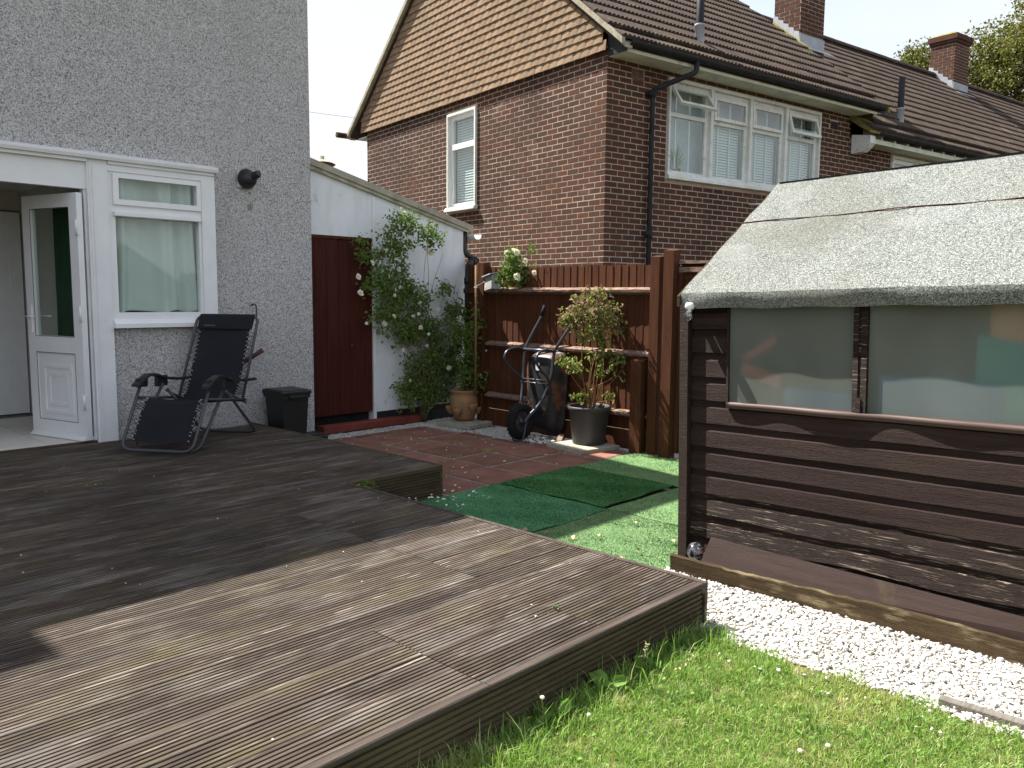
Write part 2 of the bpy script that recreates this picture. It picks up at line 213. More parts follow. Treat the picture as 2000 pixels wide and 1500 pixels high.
# ------------------------------------------------------------------ mesh helpers
class MB:
    def __init__(s): s.v = []; s.f = []; s.sm = []
    def add(s, vs, fs, smooth=False):
        b = len(s.v); s.v += [tuple(v) for v in vs]; s.f += [tuple(i+b for i in f) for f in fs]; s.sm += [smooth]*len(fs); return s
    def box(s, x0, y0, z0, x1, y1, z1, mt=None):
        vs = [(x0, y0, z0), (x1, y0, z0), (x1, y1, z0), (x0, y1, z0), (x0, y0, z1), (x1, y0, z1), (x1, y1, z1), (x0, y1, z1)]
        if mt: vs = [mt @ Vector(v) for v in vs]
        return s.add(vs, [(0, 3, 2, 1), (4, 5, 6, 7), (0, 1, 5, 4), (1, 2, 6, 5), (2, 3, 7, 6), (3, 0, 4, 7)])
    def bbox(s, x0, y0, z0, x1, y1, z1, b=.004):
        """box with small chamfers on the four x-parallel edges and ends"""
        pr = [(y0+b, z0), (y1-b, z0), (y1, z0+b), (y1, z1-b), (y1-b, z1), (y0+b, z1), (y0, z1-b), (y0, z0+b)]
        return s.prism([(p[0], p[1]) for p in pr], x0, x1, 'x')
    def prism(s, poly, a, b, axis='x', smooth=False):
        n = len(poly)
        def P(u, v, t): return (t, u, v) if axis == 'x' else ((u, t, v) if axis == 'y' else (u, v, t))
        vs = [P(u, v, a) for u, v in poly] + [P(u, v, b) for u, v in poly]
        fs = [tuple(range(n)), tuple(range(2*n-1, n-1, -1))] + [((i+1) % n, i, i+n, (i+1) % n+n) for i in range(n)]
        return s.add(vs, fs, smooth)
    def tube(s, pts, r, n=8, closed=False, cap=True):
        pts = [Vector(p) for p in pts]; m = len(pts); rs = r if isinstance(r, (list, tuple)) else [r]*m
        b = len(s.v); prev = None; vs = []
        for i, p in enumerate(pts):
            if closed: t = pts[(i+1) % m]-pts[i-1]
            else: t = pts[min(i+1, m-1)]-pts[max(i-1, 0)]
            t.normalize()
            if prev is None:
                a = Vector((0, 0, 1)) if abs(t.z) < .9 else Vector((1, 0, 0)); u = t.cross(a).normalized()
            else: u = (prev - t*prev.dot(t)).normalized()
            prev = u; v = t.cross(u)
            vs += [p+(u*math.cos(k*2*PI/n)+v*math.sin(k*2*PI/n))*rs[i] for k in range(n)]
        fs = []
        for i in range(m if closed else m-1):
            j = (i+1) % m
            fs += [(i*n+k, i*n+(k+1) % n, j*n+(k+1) % n, j*n+k) for k in range(n)]
        s.add(vs, fs, True)
        if cap and not closed: s.f += [tuple(b+k for k in range(n-1, -1, -1)), tuple(b+(m-1)*n+k for k in range(n))]; s.sm += [False, False]
        return s
    def lathe(s, prof, cx=0, cy=0, cz=0, n=24, close=True):
        vs = [(cx+r*math.cos(k*2*PI/n), cy+r*math.sin(k*2*PI/n), cz+z) for r, z in prof for k in range(n)]
        fs = [(i*n+k, i*n+(k+1) % n, (i+1)*n+(k+1) % n, (i+1)*n+k) for i in range(len(prof)-1) for k in range(n)]
        return s.add(vs, fs, True)
    def quad(s, a, b, c, d): return s.add([a, b, c, d], [(0, 1, 2, 3)])
    def mesh(s, name, mat=None):
        me = bpy.data.meshes.new(name); me.from_pydata(s.v, [], s.f); me.polygons.foreach_set('use_smooth', s.sm); me.update()
        if mat: me.materials.append(mat)
        return me
    def build(s, name, mat, parent=None, **kw): return ob(name, s.mesh(name, mat), parent, **kw)
def ob(name, me, parent=None, loc=(0, 0, 0), rot=(0, 0, 0), label=None, cat=None, group=None, kind=None):
    o = bpy.data.objects.new(name, me); COL.objects.link(o); o.parent = parent; o.location = loc; o.rotation_euler = rot
    if label: o['label'] = label
    if cat: o['category'] = cat
    if group: o['group'] = group
    if kind: o['kind'] = kind
    return o
def thing(name, label, cat, loc=(0, 0, 0), rz=0, group=None): return ob(name, None, None, loc, (0, 0, rz), label, cat, group)
def smooth_path(pts, k=5, closed=False):
    P = [Vector(p) for p in pts]; o = []
    m = len(P)
    for i in range(m if closed else m-1):
        if closed: a, b, c, d = P[i-1], P[i], P[(i+1) % m], P[(i+2) % m]
        else: a, b, c, d = P[max(i-1, 0)], P[i], P[i+1], P[min(i+2, m-1)]
        for j in range(k):
            t = j/k; o.append(.5*((2*b)+(c-a)*t+(2*a-5*b+4*c-d)*t*t+(3*b-a-3*c+d)*t**3))
    if not closed: o.append(P[-1])
    return o
def round_path(pts, rad=.05, k=4):
    """polyline with filleted corners"""
    P = [Vector(p) for p in pts]; o = [P[0]]
    for i in range(1, len(P)-1):
        a = (P[i-1]-P[i]); b = (P[i+1]-P[i]); r = min(rad, a.length*.45, b.length*.45)
        A = P[i]+a.normalized()*r; B = P[i]+b.normalized()*r
        for j in range(k+1):
            t = j/k; o.append(A*(1-t)**2+P[i]*2*t*(1-t)+B*t*t)
    o.append(P[-1]); return o
def npmesh(name, V, F, mat, smooth=False):
    me = bpy.data.meshes.new(name); V = np.asarray(V, np.float32).reshape(-1, 3); F = np.asarray(F, np.int32)
    nf, k = F.shape
    me.vertices.add(len(V)); me.vertices.foreach_set('co', V.ravel()); me.loops.add(nf*k); me.loops.foreach_set('vertex_index', F.ravel())
    me.polygons.add(nf); me.polygons.foreach_set('loop_start', np.arange(0, nf*k, k, dtype=np.int32))
    me.update(calc_edges=True); me.validate()
    if smooth: me.polygons.foreach_set('use_smooth', [True]*nf)
    me.materials.append(mat); return me
def norm(a): return a/np.maximum(np.linalg.norm(a, axis=-1, keepdims=True), 1e-9)
def leaf_mesh(name, C, size, mat, outward=(0, 0, 1), droop=0., width=.55, spread=1., szvar=.35):
    """one folded oval leaf per centre"""
    C = np.asarray(C, float); n = len(C)
    nrm = norm(rng.normal(size=(n, 3))*spread + np.asarray(outward, float))
    d = rng.normal(size=(n, 3)); d[:, 2] -= droop*2; d = norm(d - nrm*np.sum(d*nrm, 1, keepdims=True)); s = np.cross(nrm, d)
    S = (size*(1+szvar*(rng.random(n)*2-1)))[:, None]
    up = nrm*S*.12
    V = np.stack([C, C+d*S*.38+s*S*width*.42+up, C+d*S*.75+s*S*width*.36+up, C+d*S-nrm*S*.12, C+d*S*.75-s*S*width*.36+up, C+d*S*.38-s*S*width*.42+up], 1)
    b = np.arange(n)[:, None]*6
    F = np.concatenate([b+np.array([[0, 1, 2, 3]]), b+np.array([[0, 3, 4, 5]])], 0)
    return npmesh(name, V, F, mat)
def ellipsoid_pts(ells, n, dens=1.0):
    w_ = np.array([e[3]*e[4]*e[5] if len(e) > 5 else e[3]*e[4] for e in ells], float); w_ = w_**.75; w_ /= w_.sum()
    k = rng.choice(len(ells), n, p=w_); u = norm(rng.normal(size=(n, 3)))*(rng.random((n, 1))**(.45))
    E = np.array([e[:3] for e in ells]); R = np.array([e[3:6] for e in ells])
    return E[k]+u*R[k]
def blade_mesh(name, P, h, wdt, mat, lean=.5):
    """grass blades: base, bend and tip"""
    n = len(P); a = rng.random(n)*2*PI; b = rng.random(n)*2*PI
    side = np.stack([np.cos(a), np.sin(a), np.zeros(n)], 1)*(wdt*(.6+.8*rng.random(n)))[:, None]*.5
    ln = np.stack([np.cos(b), np.sin(b), np.zeros(n)], 1)*(h*lean*rng.random(n))[:, None]
    hh = np.stack([np.zeros(n), np.zeros(n), h], 1)
    V = np.stack([P-side, P+side, P+side*.8+ln*.35+hh*.6, P-side*.8+ln*.35+hh*.6, P+ln+hh*(.85+.15*rng.random(n))[:, None]], 1)
    i = np.arange(n)[:, None]*5
    F = np.concatenate([np.concatenate([i, i+1, i+2], 1), np.concatenate([i, i+2, i+3], 1), np.concatenate([i+3, i+2, i+4], 1)], 0)
    return npmesh(name, V, F, mat)
_t = (1+5**.5)/2
ICO = norm(np.array([(-1, _t, 0), (1, _t, 0), (-1, -_t, 0), (1, -_t, 0), (0, -1, _t), (0, 1, _t), (0, -1, -_t), (0, 1, -_t), (_t, 0, -1), (_t, 0, 1), (-_t, 0, -1), (-_t, 0, 1)], float))
ICF = np.array([(0, 11, 5), (0, 5, 1), (0, 1, 7), (0, 7, 10), (0, 10, 11), (1, 5, 9), (5, 11, 4), (11, 10, 2), (10, 7, 6), (7, 1, 8), (3, 9, 4), (3, 4, 2), (3, 2, 6), (3, 6, 8), (3, 8, 9), (4, 9, 5), (2, 4, 11), (6, 2, 10), (8, 6, 7), (9, 8, 1)])
def stones_mesh(name, P, r, mat):
    n = len(P); V = ICO[None]*(1+.3*rng.normal(size=(n, 12, 1)).clip(-1, 1))
    s = np.stack([.7+.7*rng.random(n), .6+.5*rng.random(n), .45+.35*rng.random(n)], 1)*r[:, None]
    V = V*s[:, None]; a = rng.random(n)*2*PI; ca, sa = np.cos(a), np.sin(a)
    tl = rng.normal(size=n)*.35
    x = V[..., 0]*ca[:, None]-V[..., 1]*sa[:, None]; y = V[..., 0]*sa[:, None]+V[..., 1]*ca[:, None]; z = V[..., 2]+x*np.tan(tl)[:, None]*.6
    V = np.stack([x, y, z], 2)+P[:, None]
    F = (np.arange(n)[:, None, None]*12+ICF[None]).reshape(-1, 3)
    return npmesh(name, V, F, mat)
def project(p):
    v = Vector(p)-EYEV; z = v.dot(CF)
    return (1000+FOC*v.dot(CX)/z, 750-FOC*v.dot(CY)/z, z) if z > .05 else (1e6, 1e6, z)

# ================================================================== GROUND
g = MB(); g.quad((-400, -400, -.16), (500, -400, -.16), (500, 500, -.16), (-400, 500, -.16)); g.build('ground', m_soil, kind='structure')
def hnoise(x, y, s=1.0): return (np.sin(x*2.1*s+1.3)*np.cos(y*1.7*s+.4)+.5*np.sin(x*5.3*s+y*3.1*s)+.3*np.cos(x*9.1*s-y*7.7*s))*.5
def sheet(name, x0, x1, y0, y1, z, amp, nx, ny, mat, kind='structure', s=1., parent=None, jag=0):
    X, Y = np.meshgrid(np.linspace(x0, x1, nx), np.linspace(y0, y1, ny)); Z = z+amp*hnoise(X, Y, s)
    if jag:
        X[:, 0] += jag*rng.normal(size=ny); X[:, -1] += jag*rng.normal(size=ny); Y[0] += jag*rng.normal(size=nx); Y[-1] += jag*rng.normal(size=nx)
    V = np.stack([X, Y, Z], 2).reshape(-1, 3); i = np.arange((ny-1)*nx).reshape(ny-1, nx)[:, :-1].ravel()
    F = np.stack([i, i+1, i+nx+1, i+nx], 1)
    return ob(name, npmesh(name, V, F, mat, True), parent, kind=kind)
sheet('lawn', -7, 3.06, -9, 1.74, -.012, .012, 90, 100, m_lawnb)
sheet('gravel_path', 3.06, 3.75, -7, 2.32, -.022, .006, 20, 90, m_gravb)
sheet('gravel_border', 3.9, 7.3, 2.2, 7.44, -.085, .006, 40, 50, m_gravb)
# grass blades
def lawn_pts(n, x0, x1, y0, y1, edge=3.05):
    P = np.stack([x0+(x1-x0)*rng.random(n), y0+(y1-y0)*rng.random(n)], 1)
    wob = .035*np.sin(P[:, 1]*9)+.04*np.sin(P[:, 1]*23+1)+.03*rng.normal(size=n)
    return P[P[:, 0] < edge-.03+wob]
P1 = lawn_pts(95000, 1.1, 3.12, .1, 1.76); P2 = lawn_pts(30000, -3, 3.12, -3, 1.76)
P = np.concatenate([P1, P2]); n = len(P)
bare = hnoise(P[:, 0]*3.1, P[:, 1]*2.7, 1.4); keep = rng.random(n) > np.clip((bare-.25)*1.1, 0, .72)*(P[:, 0] > 1.6); P = P[keep]; n = len(P)
edge = np.clip(1-(1.76-P[:, 1])/.2, 0, 1); tuft = np.clip(hnoise(P[:, 0]*4, P[:, 1]*4, 1.7), 0, 1)
h = .014+.018*rng.random(n)+.03*tuft+edge*(.012+.04*rng.random(n)**2)
h[P[:, 0] > 2.95] *= 1.15
gz = -.012+.012*hnoise(P[:, 0], P[:, 1])-.004
ob('grass', blade_mesh('grass', np.column_stack([P, gz]), h, .003, m_grass, 1.1), kind='stuff')
# sparse long stalks at the deck foot
n = 330; Q = np.column_stack([.9+2.15*rng.random(n), 1.58+.17*rng.random(n), np.full(n, -.01)])
ob('long_grass', blade_mesh('long_grass', Q,   .05+.09*rng.random(n), .0045, m_grass, .9), kind='stuff')
# clover-like low leaves
n = 1300; Q = lawn_pts(n, 1.2, 3.0, .1, 1.7); Q = np.column_stack([Q, np.full(len(Q), .006)+.012*rng.random(len(Q))])
m_clover = M('clover_leaf', [(.12, .22, .04), (.16, .28, .06)], rough=.5, tv=.2, transl=.3)
ob('clover', leaf_mesh('clover', Q, .014, m_clover, (0, 0, 2.), 0, .9, .8), kind='stuff')
# white chips
def chips(name, n, boxes, z, r0, r1, excl=None):
    ar = np.array([(b[1]-b[0])*(b[3]-b[2]) for b in boxes]); k = rng.choice(len(boxes), n, p=ar/ar.sum()); B = np.array(boxes)[k]
    x = B[:, 0]+(B[:, 1]-B[:, 0])*rng.random(n); y = B[:, 2]+(B[:, 3]-B[:, 2])*rng.random(n)
    r = r0+(r1-r0)*rng.random(n)**1.6
    ob(name, stones_mesh(name, np.column_stack([x, y, z+.014*rng.random(n)]), r, m_stone), kind='stuff')
chips('gravel', 21000, [(3.03, 3.68, -.4, 2.3)], -.02, .0035, .0135)
chips('gravel_chips', 5200, [(3.03, 3.7, -3, -.4), (2.86, 3.06, -.3, 1.7)][:1], -.02, .006, .012)
chips('border_gravel', 14000, [(5.95, 6.55, 5.3, 7.4), (6.3, 6.5, 4.3, 5.3), (4.0, 6.3, 6.98, 7.33), (6.5, 6.95, 6.6, 7.4)], -.08, .006, .012)
# stray chips scattered over the thin grass edge
n = 70; x = 3.06-.25*rng.random(n)**3; y = .2+1.4*rng.random(n); ob('stray_gravel', stones_mesh('stray_gravel', np.column_stack([x, y, np.full(n, .004)]),   .004+.004*rng.random(n), m_stone), kind='stuff')

# ================================================================== DECK
ZD = .18
def groove_profile(wd, n, th=.028, gw=.0085, gd=.006):
    """(y, z) outline of a grooved board, top at z = 0"""
    p = wd/n; top = [(0, -.002), (.002, 0)]
    for k in range(1, n):
        y = k*p; top += [(y-gw/2, 0), (y-gw/2+.0012, -gd), (y+gw/2-.0012, -gd), (y+gw/2, 0)]
    top += [(wd-.002, 0), (wd, -.002)]
    return top + [(wd, -th), (0, -th)]
deck = thing('timber_deck', 'low dark weathered timber deck of grooved boards beside the lawn', 'deck', (0, 0, 0))
_bm = {}
def deck_board(x0, x1, y0, wd=.1425):
    Lh = round(x1-x0, 3); k = (Lh, wd)
    if k not in _bm:
        b = MB(); b.prism([(y, z) for y, z in reversed(groove_profile(wd, 7))], 0, Lh, 'x'); _bm[k] = b.mesh('board', m_deck)
    ob('board', _bm[k], deck, (x0, y0, ZD+random.uniform(-.0022, .0012)), (random.uniform(-.004, .004), 0, random.uniform(-.0006, .0006)))
PW = .1475; y = 1.806; r = 0; XL = -3.2
while y + .1 < 7.2:
    wd = .1425 if y+.1425 < 7.2 else 7.198-y
    xr = 3.106 if y+wd < 4.47 else 3.932
    if r < 2: js = [1.78, 2.42]
    elif r < 4: js = [1.78]
    elif r == 4: js = [-.9]
    elif y < 3.99: js = [2.455] + ([.1] if r % 3 == 0 else [-1.3])
    else: js = [[1.2], [-.4], [2.1], [.5]][(r*7) % 4] if r % 2 else []
    xs = [XL]+sorted(js)+[xr]
    for a, b_ in zip(xs[:-1], xs[1:]): deck_board(round(a+.0015, 3), round(b_-.0015, 3), y, wd)
    y += PW; r += 1
def facing(L_, h, n):
    b = MB(); b.prism([(-z-.024 if 0 else -z, y_) for y_, z in groove_profile(h, n, .024, .0105, .009)], 0, L_, 'x'); return b.mesh('facing_board', m_fascia)
fb = facing(6.3, .178, 8)
# facing boards: profile depth runs along +y from the face
ob('facing_board', fb, deck, (-3.2, 1.7735, 0.0)); 
ob('facing_board', facing(.80, .225, 10), deck, (3.142, 4.4435, -.05))
def trim(name, x0, y0, x1, y1, z0, z1, mat, b=.004):
    m = MB()
    if x1-x0 > y1-y0: m.bbox(x0, y0, z0, x1, y1, z1, b)
    else: m.prism([(x0+b, z0), (x1-b, z0), (x1, z0+b), (x1, z1-b), (x1-b, z1), (x0+b, z1), (x0, z1-b), (x0, z0+b)], y0, y1, 'y')
    return m.build(name, mat, deck)
trim('edge_strip', -3.2, 1.768, 1.775, 1.803, .160, .1835, m_cap); trim('edge_strip', 1.779, 1.768, 3.100, 1.803, .160, .1825, m_cap)
trim('side_board', 3.108, 1.765, 3.13, 4.44, -.03, .186, m_cap, .005); trim('side_board', 3.934, 4.445, 3.956, 7.2, -.07, .186, m_fascia, .005)
trim('edge_strip', 3.132, 4.4385, 3.932, 4.472, .152, .1835, m_fascia)
b = MB(); b.box(-3.15, 1.83, -.1, 3.1, 7.2, .12).box(3.1, 4.5, -.1, 3.92, 7.2, .12); b.build('deck_frame', m_dark, deck)
# deck litter: tiny pale chips and petals
n = 34; x = 1+2.1*rng.random(n); y_ = 1.9+4.6*rng.random(n); ob('petal_litter', leaf_mesh('petal_litter', np.column_stack([x, y_, np.full(n, .184)]), .009, m_petal, (0, 0, 3), 0, .8, .5), kind='stuff')

# ================================================================== PATIO
patio = MB().box(3.96, 4.42, -.14, 6.31, 5.3, -.046).box(3.96, 5.3, -.14, 5.95, 6.98, -.046).build('patio', m_joint, kind='structure')
XS = [3.965, 4.43, 4.905, 5.385, 5.865, 6.315]; YS = [4.435, 4.91, 5.395, 5.90, 6.36, 6.80, 7.0]
for i in range(5):
    for j in range(6):
        x0, x1, y0, y1 = XS[i], XS[i+1], YS[j], YS[j+1]
        if i == 4 and j > 1: 
            if j > 3: continue
            x1 = 5.98
        if j == 5: x0 += .0; y1 = 6.97
        gp = .015; jx = [random.uniform(-.007, .007) for _ in range(8)]
        if j == 5 and i < 1: continue
        q = [(x0+gp+jx[0], y0+gp+jx[1]), (x1-gp+jx[2], y0+gp+jx[3]), (x1-gp+jx[4], y1-gp+jx[5]), (x0+gp+jx[6], y1-gp+jx[7])]
        if j == 0: q[0] = (q[0][0], 4.43+random.uniform(-.008, .008)); q[1] = (q[1][0], 4.43+random.uniform(-.008, .008))
        c = ((x0+x1)/2, (y0+y1)/2); b = MB(); t = .045; e = .006
        lo = [(px-c[0], py-c[1], -t) for px, py in q]; mid = [(px-c[0], py-c[1], -e) for px, py in q]
        tp = [((px-c[0])*.972, (py-c[1])*.972, 0) for px, py in q]
        b.add(lo+mid+tp, [(3, 2, 1, 0)]+[(k, (k+1) % 4, (k+1) % 4+4, k+4) for k in range(4)]+[(k+4, (k+1) % 4+4, (k+1) % 4+8, k+8) for k in range(4)]+[(8, 9, 10, 11)])
        b.build('slab', m_slab, patio, loc=(c[0], c[1], -.038+random.uniform(-.005, .004)), rot=(random.uniform(-.008, .008), random.uniform(-.008, .008), 0))
# weeds in joints
W = []
for cx_, cy_ in ((4.43, 4.9), (4.9, 5.4), (5.37, 5.38), (5.4, 6.0), (4.2, 5.4), (4.0, 5.0), (4.0, 5.7), (4.9, 6.36)):
    k = 26; W.append(np.column_stack([cx_+.05*rng.normal(size=k), cy_+.02*rng.normal(size=k), np.full(k, -.04)]))
W = np.concatenate(W); ob('weeds', blade_mesh('weeds', W, .015+.03*rng.random(len(W)), .005, m_grass, 1.), kind='stuff')
def weed(x, y, z, n, s, label):
    C = np.column_stack([x+s*.5*rng.normal(size=n), y+s*.5*rng.normal(size=n), z+s*.7*rng.random(n)])
    t = thing('weed', label, 'weed', (x, y, z)); l = ob('leaf_cluster', leaf_mesh('leaf_cluster', C-np.array([x, y, z]), s*.5, m_leafr, (0, 0, 1), .2, .6), t)
    b = MB(); [b.tube([(0, 0, 0), (random.uniform(-s, s)*.6, random.uniform(-s, s)*.6, s*.8)], .0015, 4) for _ in range(6)]; b.build('stem', m_stem, t)
weed(3.16, 4.28, .17, 40, .06, 'small green weed growing up against the step in the deck edge')
weed(3.14, 3.86, .15, 16, .03, 'tiny weed at the deck edge between the step and the green mats')
weed(2.42, 2.04, .178, 14, .025, 'moss-green tuft in a board joint near the deck corner')
n = 70; x = 4.1+1.9*rng.random(n); y_ = 4.5+2.4*rng.random(n); ob('fallen_petals', leaf_mesh('fallen_petals', np.column_stack([x, y_, np.full(n, -.03)]), .022, m_petal, (0, 0, 3), 0, .8, .6), kind='stuff')
n = 34; x = 3.5+.6*rng.random(n); y_ = 4.0+.45*rng.random(n); ob('scattered_petals', leaf_mesh('scattered_petals', np.column_stack([x, y_, np.full(n, -.005)]), .025, m_petal, (0, 0, 3), 0, .8, .6), kind='stuff')

# ================================================================== ARTIFICIAL TURF
def turf(x0, x1, y0, y1, mat, label, skew=(0, 0, 0, 0), n=9000, zz=-.05):
    t = thing('artificial_grass_mat', label, 'turf mat', ((x0+x1)/2, (y0+y1)/2, zz), group='artificial grass mats laid edge to edge')
    cx_, cy_ = (x0+x1)/2, (y0+y1)/2; k = 14
    ex = lambda v, sd_: v+.008*math.sin(37*sd_+v*31)
    pts = []
    u = np.linspace(0, 1, k)
    for s in range(4):
        for q in u[:-1]:
            if s == 0: p = (x0+(x1-x0)*q, y0+skew[0]*(1-q)+skew[1]*q)
            elif s == 1: p = (x1, y0+skew[1]+(y1-y0-skew[1]+skew[2])*q)
            elif s == 2: p = (x1-(x1-x0)*q, y1+skew[2]*(1-q)+skew[3]*q)
            else: p = (x0, y1+skew[3]-(y1+skew[3]-y0-skew[0])*q)
            wv = .009*math.sin(11*q+s*2+x0*7)+random.uniform(-.004, .004); pts.append((p[0]-cx_+(wv if s % 2 else 0), p[1]-cy_+(0 if s % 2 else wv)))
    MB().prism(pts, 0, .006, 'z').build('backing', mat, t)
    U = rng.random((n, 2)); X = x0+(x1-x0)*U[:, 0]; lo = y0+skew[0]*(1-U[:, 0])+skew[1]*U[:, 0]; hi = y1+skew[3]*(1-U[:, 0])+skew[2]*U[:, 0]
    Y = lo+(hi-lo)*U[:, 1]
    Z = .004*hnoise(X*2, Y*2, 1.5)+.002
    o = ob('pile', blade_mesh('pile', np.column_stack([X-cx_, Y-cy_, Z]), .008+.007*rng.random(n), .0032, mat, 1.3), t, kind='stuff')
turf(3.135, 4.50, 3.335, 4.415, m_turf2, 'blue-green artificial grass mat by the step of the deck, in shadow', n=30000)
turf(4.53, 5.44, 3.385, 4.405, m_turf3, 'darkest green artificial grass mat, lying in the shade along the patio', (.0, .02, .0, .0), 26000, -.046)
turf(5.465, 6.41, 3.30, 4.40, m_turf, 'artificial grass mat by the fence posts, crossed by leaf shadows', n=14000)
turf(3.135, 4.485, 2.16, 3.315, m_turf, 'bright artificial grass mat between the deck edge and the shed corner', (.0, .05, 0, 0), 40000)
turf(4.51, 5.40, 2.36, 3.345, m_turf, 'artificial grass mat half hidden behind the shed corner post', n=11000)
turf(5.43, 6.41, 2.36, 3.275, m_turf, 'artificial grass mat farthest behind the shed, near the lap fence', n=5000)
n = 16; ob('dead_leaves', leaf_mesh('dead_leaves', np.column_stack([3.3+1.1*rng.random(n), 2.3+1.1*rng.random(n), np.full(n, -.02)]), .035, M('dead_leaf', [(.4, .25, .15), (.55, .4, .28)], rough=.8, tv=.2), (0, 0, 2), 0, .8, .6), kind='stuff')

# ================================================================== GREY HOUSE
gh = thing('pebbledash_house', 'grey pebbledashed house with open white back door facing the deck', 'house', (0, 7.22, 0))
def G(name, mat, mbf, parent=None, **kw):
    b = MB(); mbf(b); return b.build(name, mat, parent or gh, **kw)
EV, YE = 5.2, 6.92-7.22     # eave height and offset (house origin is on its front wall plane)
def _w(b):
    b.box(-7, 0, -.1, .55, .28, 5.1).box(.55, 0, 2.555, 3.64, .28, 5.1).box(3.64, 0, -.1, 4.66, .28, 5.1).box(2.64, 0, -.1, 3.64, .28, 1.118)
    b.box(4.38, .28, -.1, 4.66, 8.0, 5.1)
    b.add([(4.38, .28, 5.1), (4.66, .28, 5.1), (4.66, 7.8, 5.1), (4.38, 7.8, 5.1), (4.38, 4.0, 7.3), (4.66, 4.0, 7.3)], [(0, 4, 3), (1, 2, 5), (0, 1, 5, 4), (2, 3, 4, 5)])
    b.box(-7, 7.72, -.1, 4.38, 8.0, 5.1).box(-7, .28, -.1, -6.72, 7.72, 5.1)
G('wall', m_pebble, _w)
def _r(b):
    T = .577; z0 = EV
    for s in (1, -1):
        ya, yb = (YE, 4.0) if s == 1 else (8.3, 4.0); h = abs(yb-ya)*T
        b.add([(-7.3, ya, z0), (4.76, ya, z0), (4.76, yb, z0+h), (-7.3, yb, z0+h), (-7.3, ya, z0-.1), (4.76, ya, z0-.1), (4.76, yb, z0+h-.12), (-7.3, yb, z0+h-.12)],
              [(0, 1, 2, 3), (7, 6, 5, 4), (0, 4, 5, 1), (1, 5, 6, 2), (3, 7, 4, 0)])
rf = G('roof', m_roof, _r)
G('gutter', m_black, lambda b: b.tube([(-7.3, YE-.02, EV-.08), (4.76, YE-.02, EV-.08)], .05, 8))
G('chimney', m_brick, lambda b: b.box(-1.1, -.45, 3.0, -.05, 0, 5.38).box(-.5, -.45, 5.38, -.05, 0, 5.47), rf)  # unseen stack, made up and shaped to throw the shadow across the deck's left
# canopy strip over door and window, surrounds
G('fascia', m_wpaint, lambda b: b.prism([(-.075, 2.505), (.0, 2.505), (.0, 2.57), (-.085, 2.55), (-.085, 2.53)], .4, 3.645, 'x').box(.4, -.05, 2.478, 2.535, -.001, 2.504).box(2.70, -.05, 2.478, 3.62, -.001, 2.504))
G('head_panel', m_wpaint, lambda b: b.box(.55, -.012, 2.262, 2.535, .05, 2.477))
G('door_post', m_wpaint, lambda b: b.box(2.535, -.035, .15, 2.697, .06, 2.503).box(2.515, .0, .15, 2.534, .09, 2.262).box(2.55, -.043, .15, 2.558, -.0355, 2.5).box(2.575, -.041, .15, 2.582, -.0355, 2.5))
def _surr(b): b.box(3.50, -.035, 1.2, 3.628, .06, 2.477).box(2.6975, -.035, 2.425, 3.4995, .06, 2.477)
G('window_surround', m_wpaint, _surr)
G('window_sill', m_white, lambda b: b.prism([(-.075, 1.125), (.06, 1.125), (.06, 1.199), (-.04, 1.199), (-.075, 1.16)], 2.6975, 3.64, 'x'))
gw = ob('window', None, gh)
def _wf(b):
    x0, x1 = 2.702, 3.499
    b.box(x0, -.02, 1.20, x0+.05, .05, 2.424).box(x1-.022, -.02, 1.20, x1, .05, 2.424).box(x0+.05, -.02, 1.20, x1-.022, .05, 1.255)
    b.box(x0+.05, -.02, 2.062, x1-.022, .05, 2.155)
    b.box(x0+.05, -.02, 2.395, x1-.022, .05, 2.424)
G('frame', m_white, _wf, gw)
G('top_sash', m_white, lambda b: b.box(2.735, -.045, 2.155, 2.78, .02, 2.41).box(3.455, -.045, 2.155, 3.492, .02, 2.41).box(2.78, -.045, 2.155, 3.455, .02, 2.20).box(2.78, -.045, 2.375, 3.455, .02, 2.41), gw)
G('trickle_vent', m_white, lambda b: b.bbox(2.735, -.06, 2.058, 3.482, -.021, 2.098, .006), gw)
G('pane', m_glass, lambda b: b.box(2.753, .012, 1.256, 3.476, .018, 2.061), gw); G('pane', m_glass, lambda b: b.box(2.781, -.02, 2.201, 3.454, -.014, 2.374), gw)
def curtain(name, x0, x1, z0, z1, y, mat, parent, amp=.025, fr=5., nx=90, nz=16, ax='x', sweep=.12):
    V = []; F = []
    for j in range(nz):
        for i in range(nx):
            u = i/(nx-1); v = j/(nz-1); ph = u*fr*2*PI+math.sin(u*9)*1.1+(1-v)**2*sweep*10*math.sin(u*4+1)
            yy = amp*math.sin(ph)+amp*.45*math.sin(ph*2.3+v*1.5)
            V.append((x0+(x1-x0)*u, y+yy, z0+(z1-z0)*v+.008*math.sin(ph*1.1)*(1-v)) if ax == 'x' else (y+yy, x0+(x1-x0)*u, z0+(z1-z0)*v))
    F = [(j*nx+i, j*nx+i+1, (j+1)*nx+i+1, (j+1)*nx+i) for j in range(nz-1) for i in range(nx-1)]
    b = MB(); b.add(V, F, True); return b.build(name, mat, parent)
curtain('curtain', 2.70, 3.63, 1.262, 2.42, .10, m_curtain, gh, .034, 3.4)
G('room_shell', m_inwall, lambda b: b.box(2.70, .285, .19, 3.63, .30, 1.11).box(2.68, 1.6, .1, 4.3, 1.65, 2.5).box(2.70, .29, 2.46, 4.3, 1.6, 2.5).box(2.7, .29, .1, 4.3, 1.6, .15))
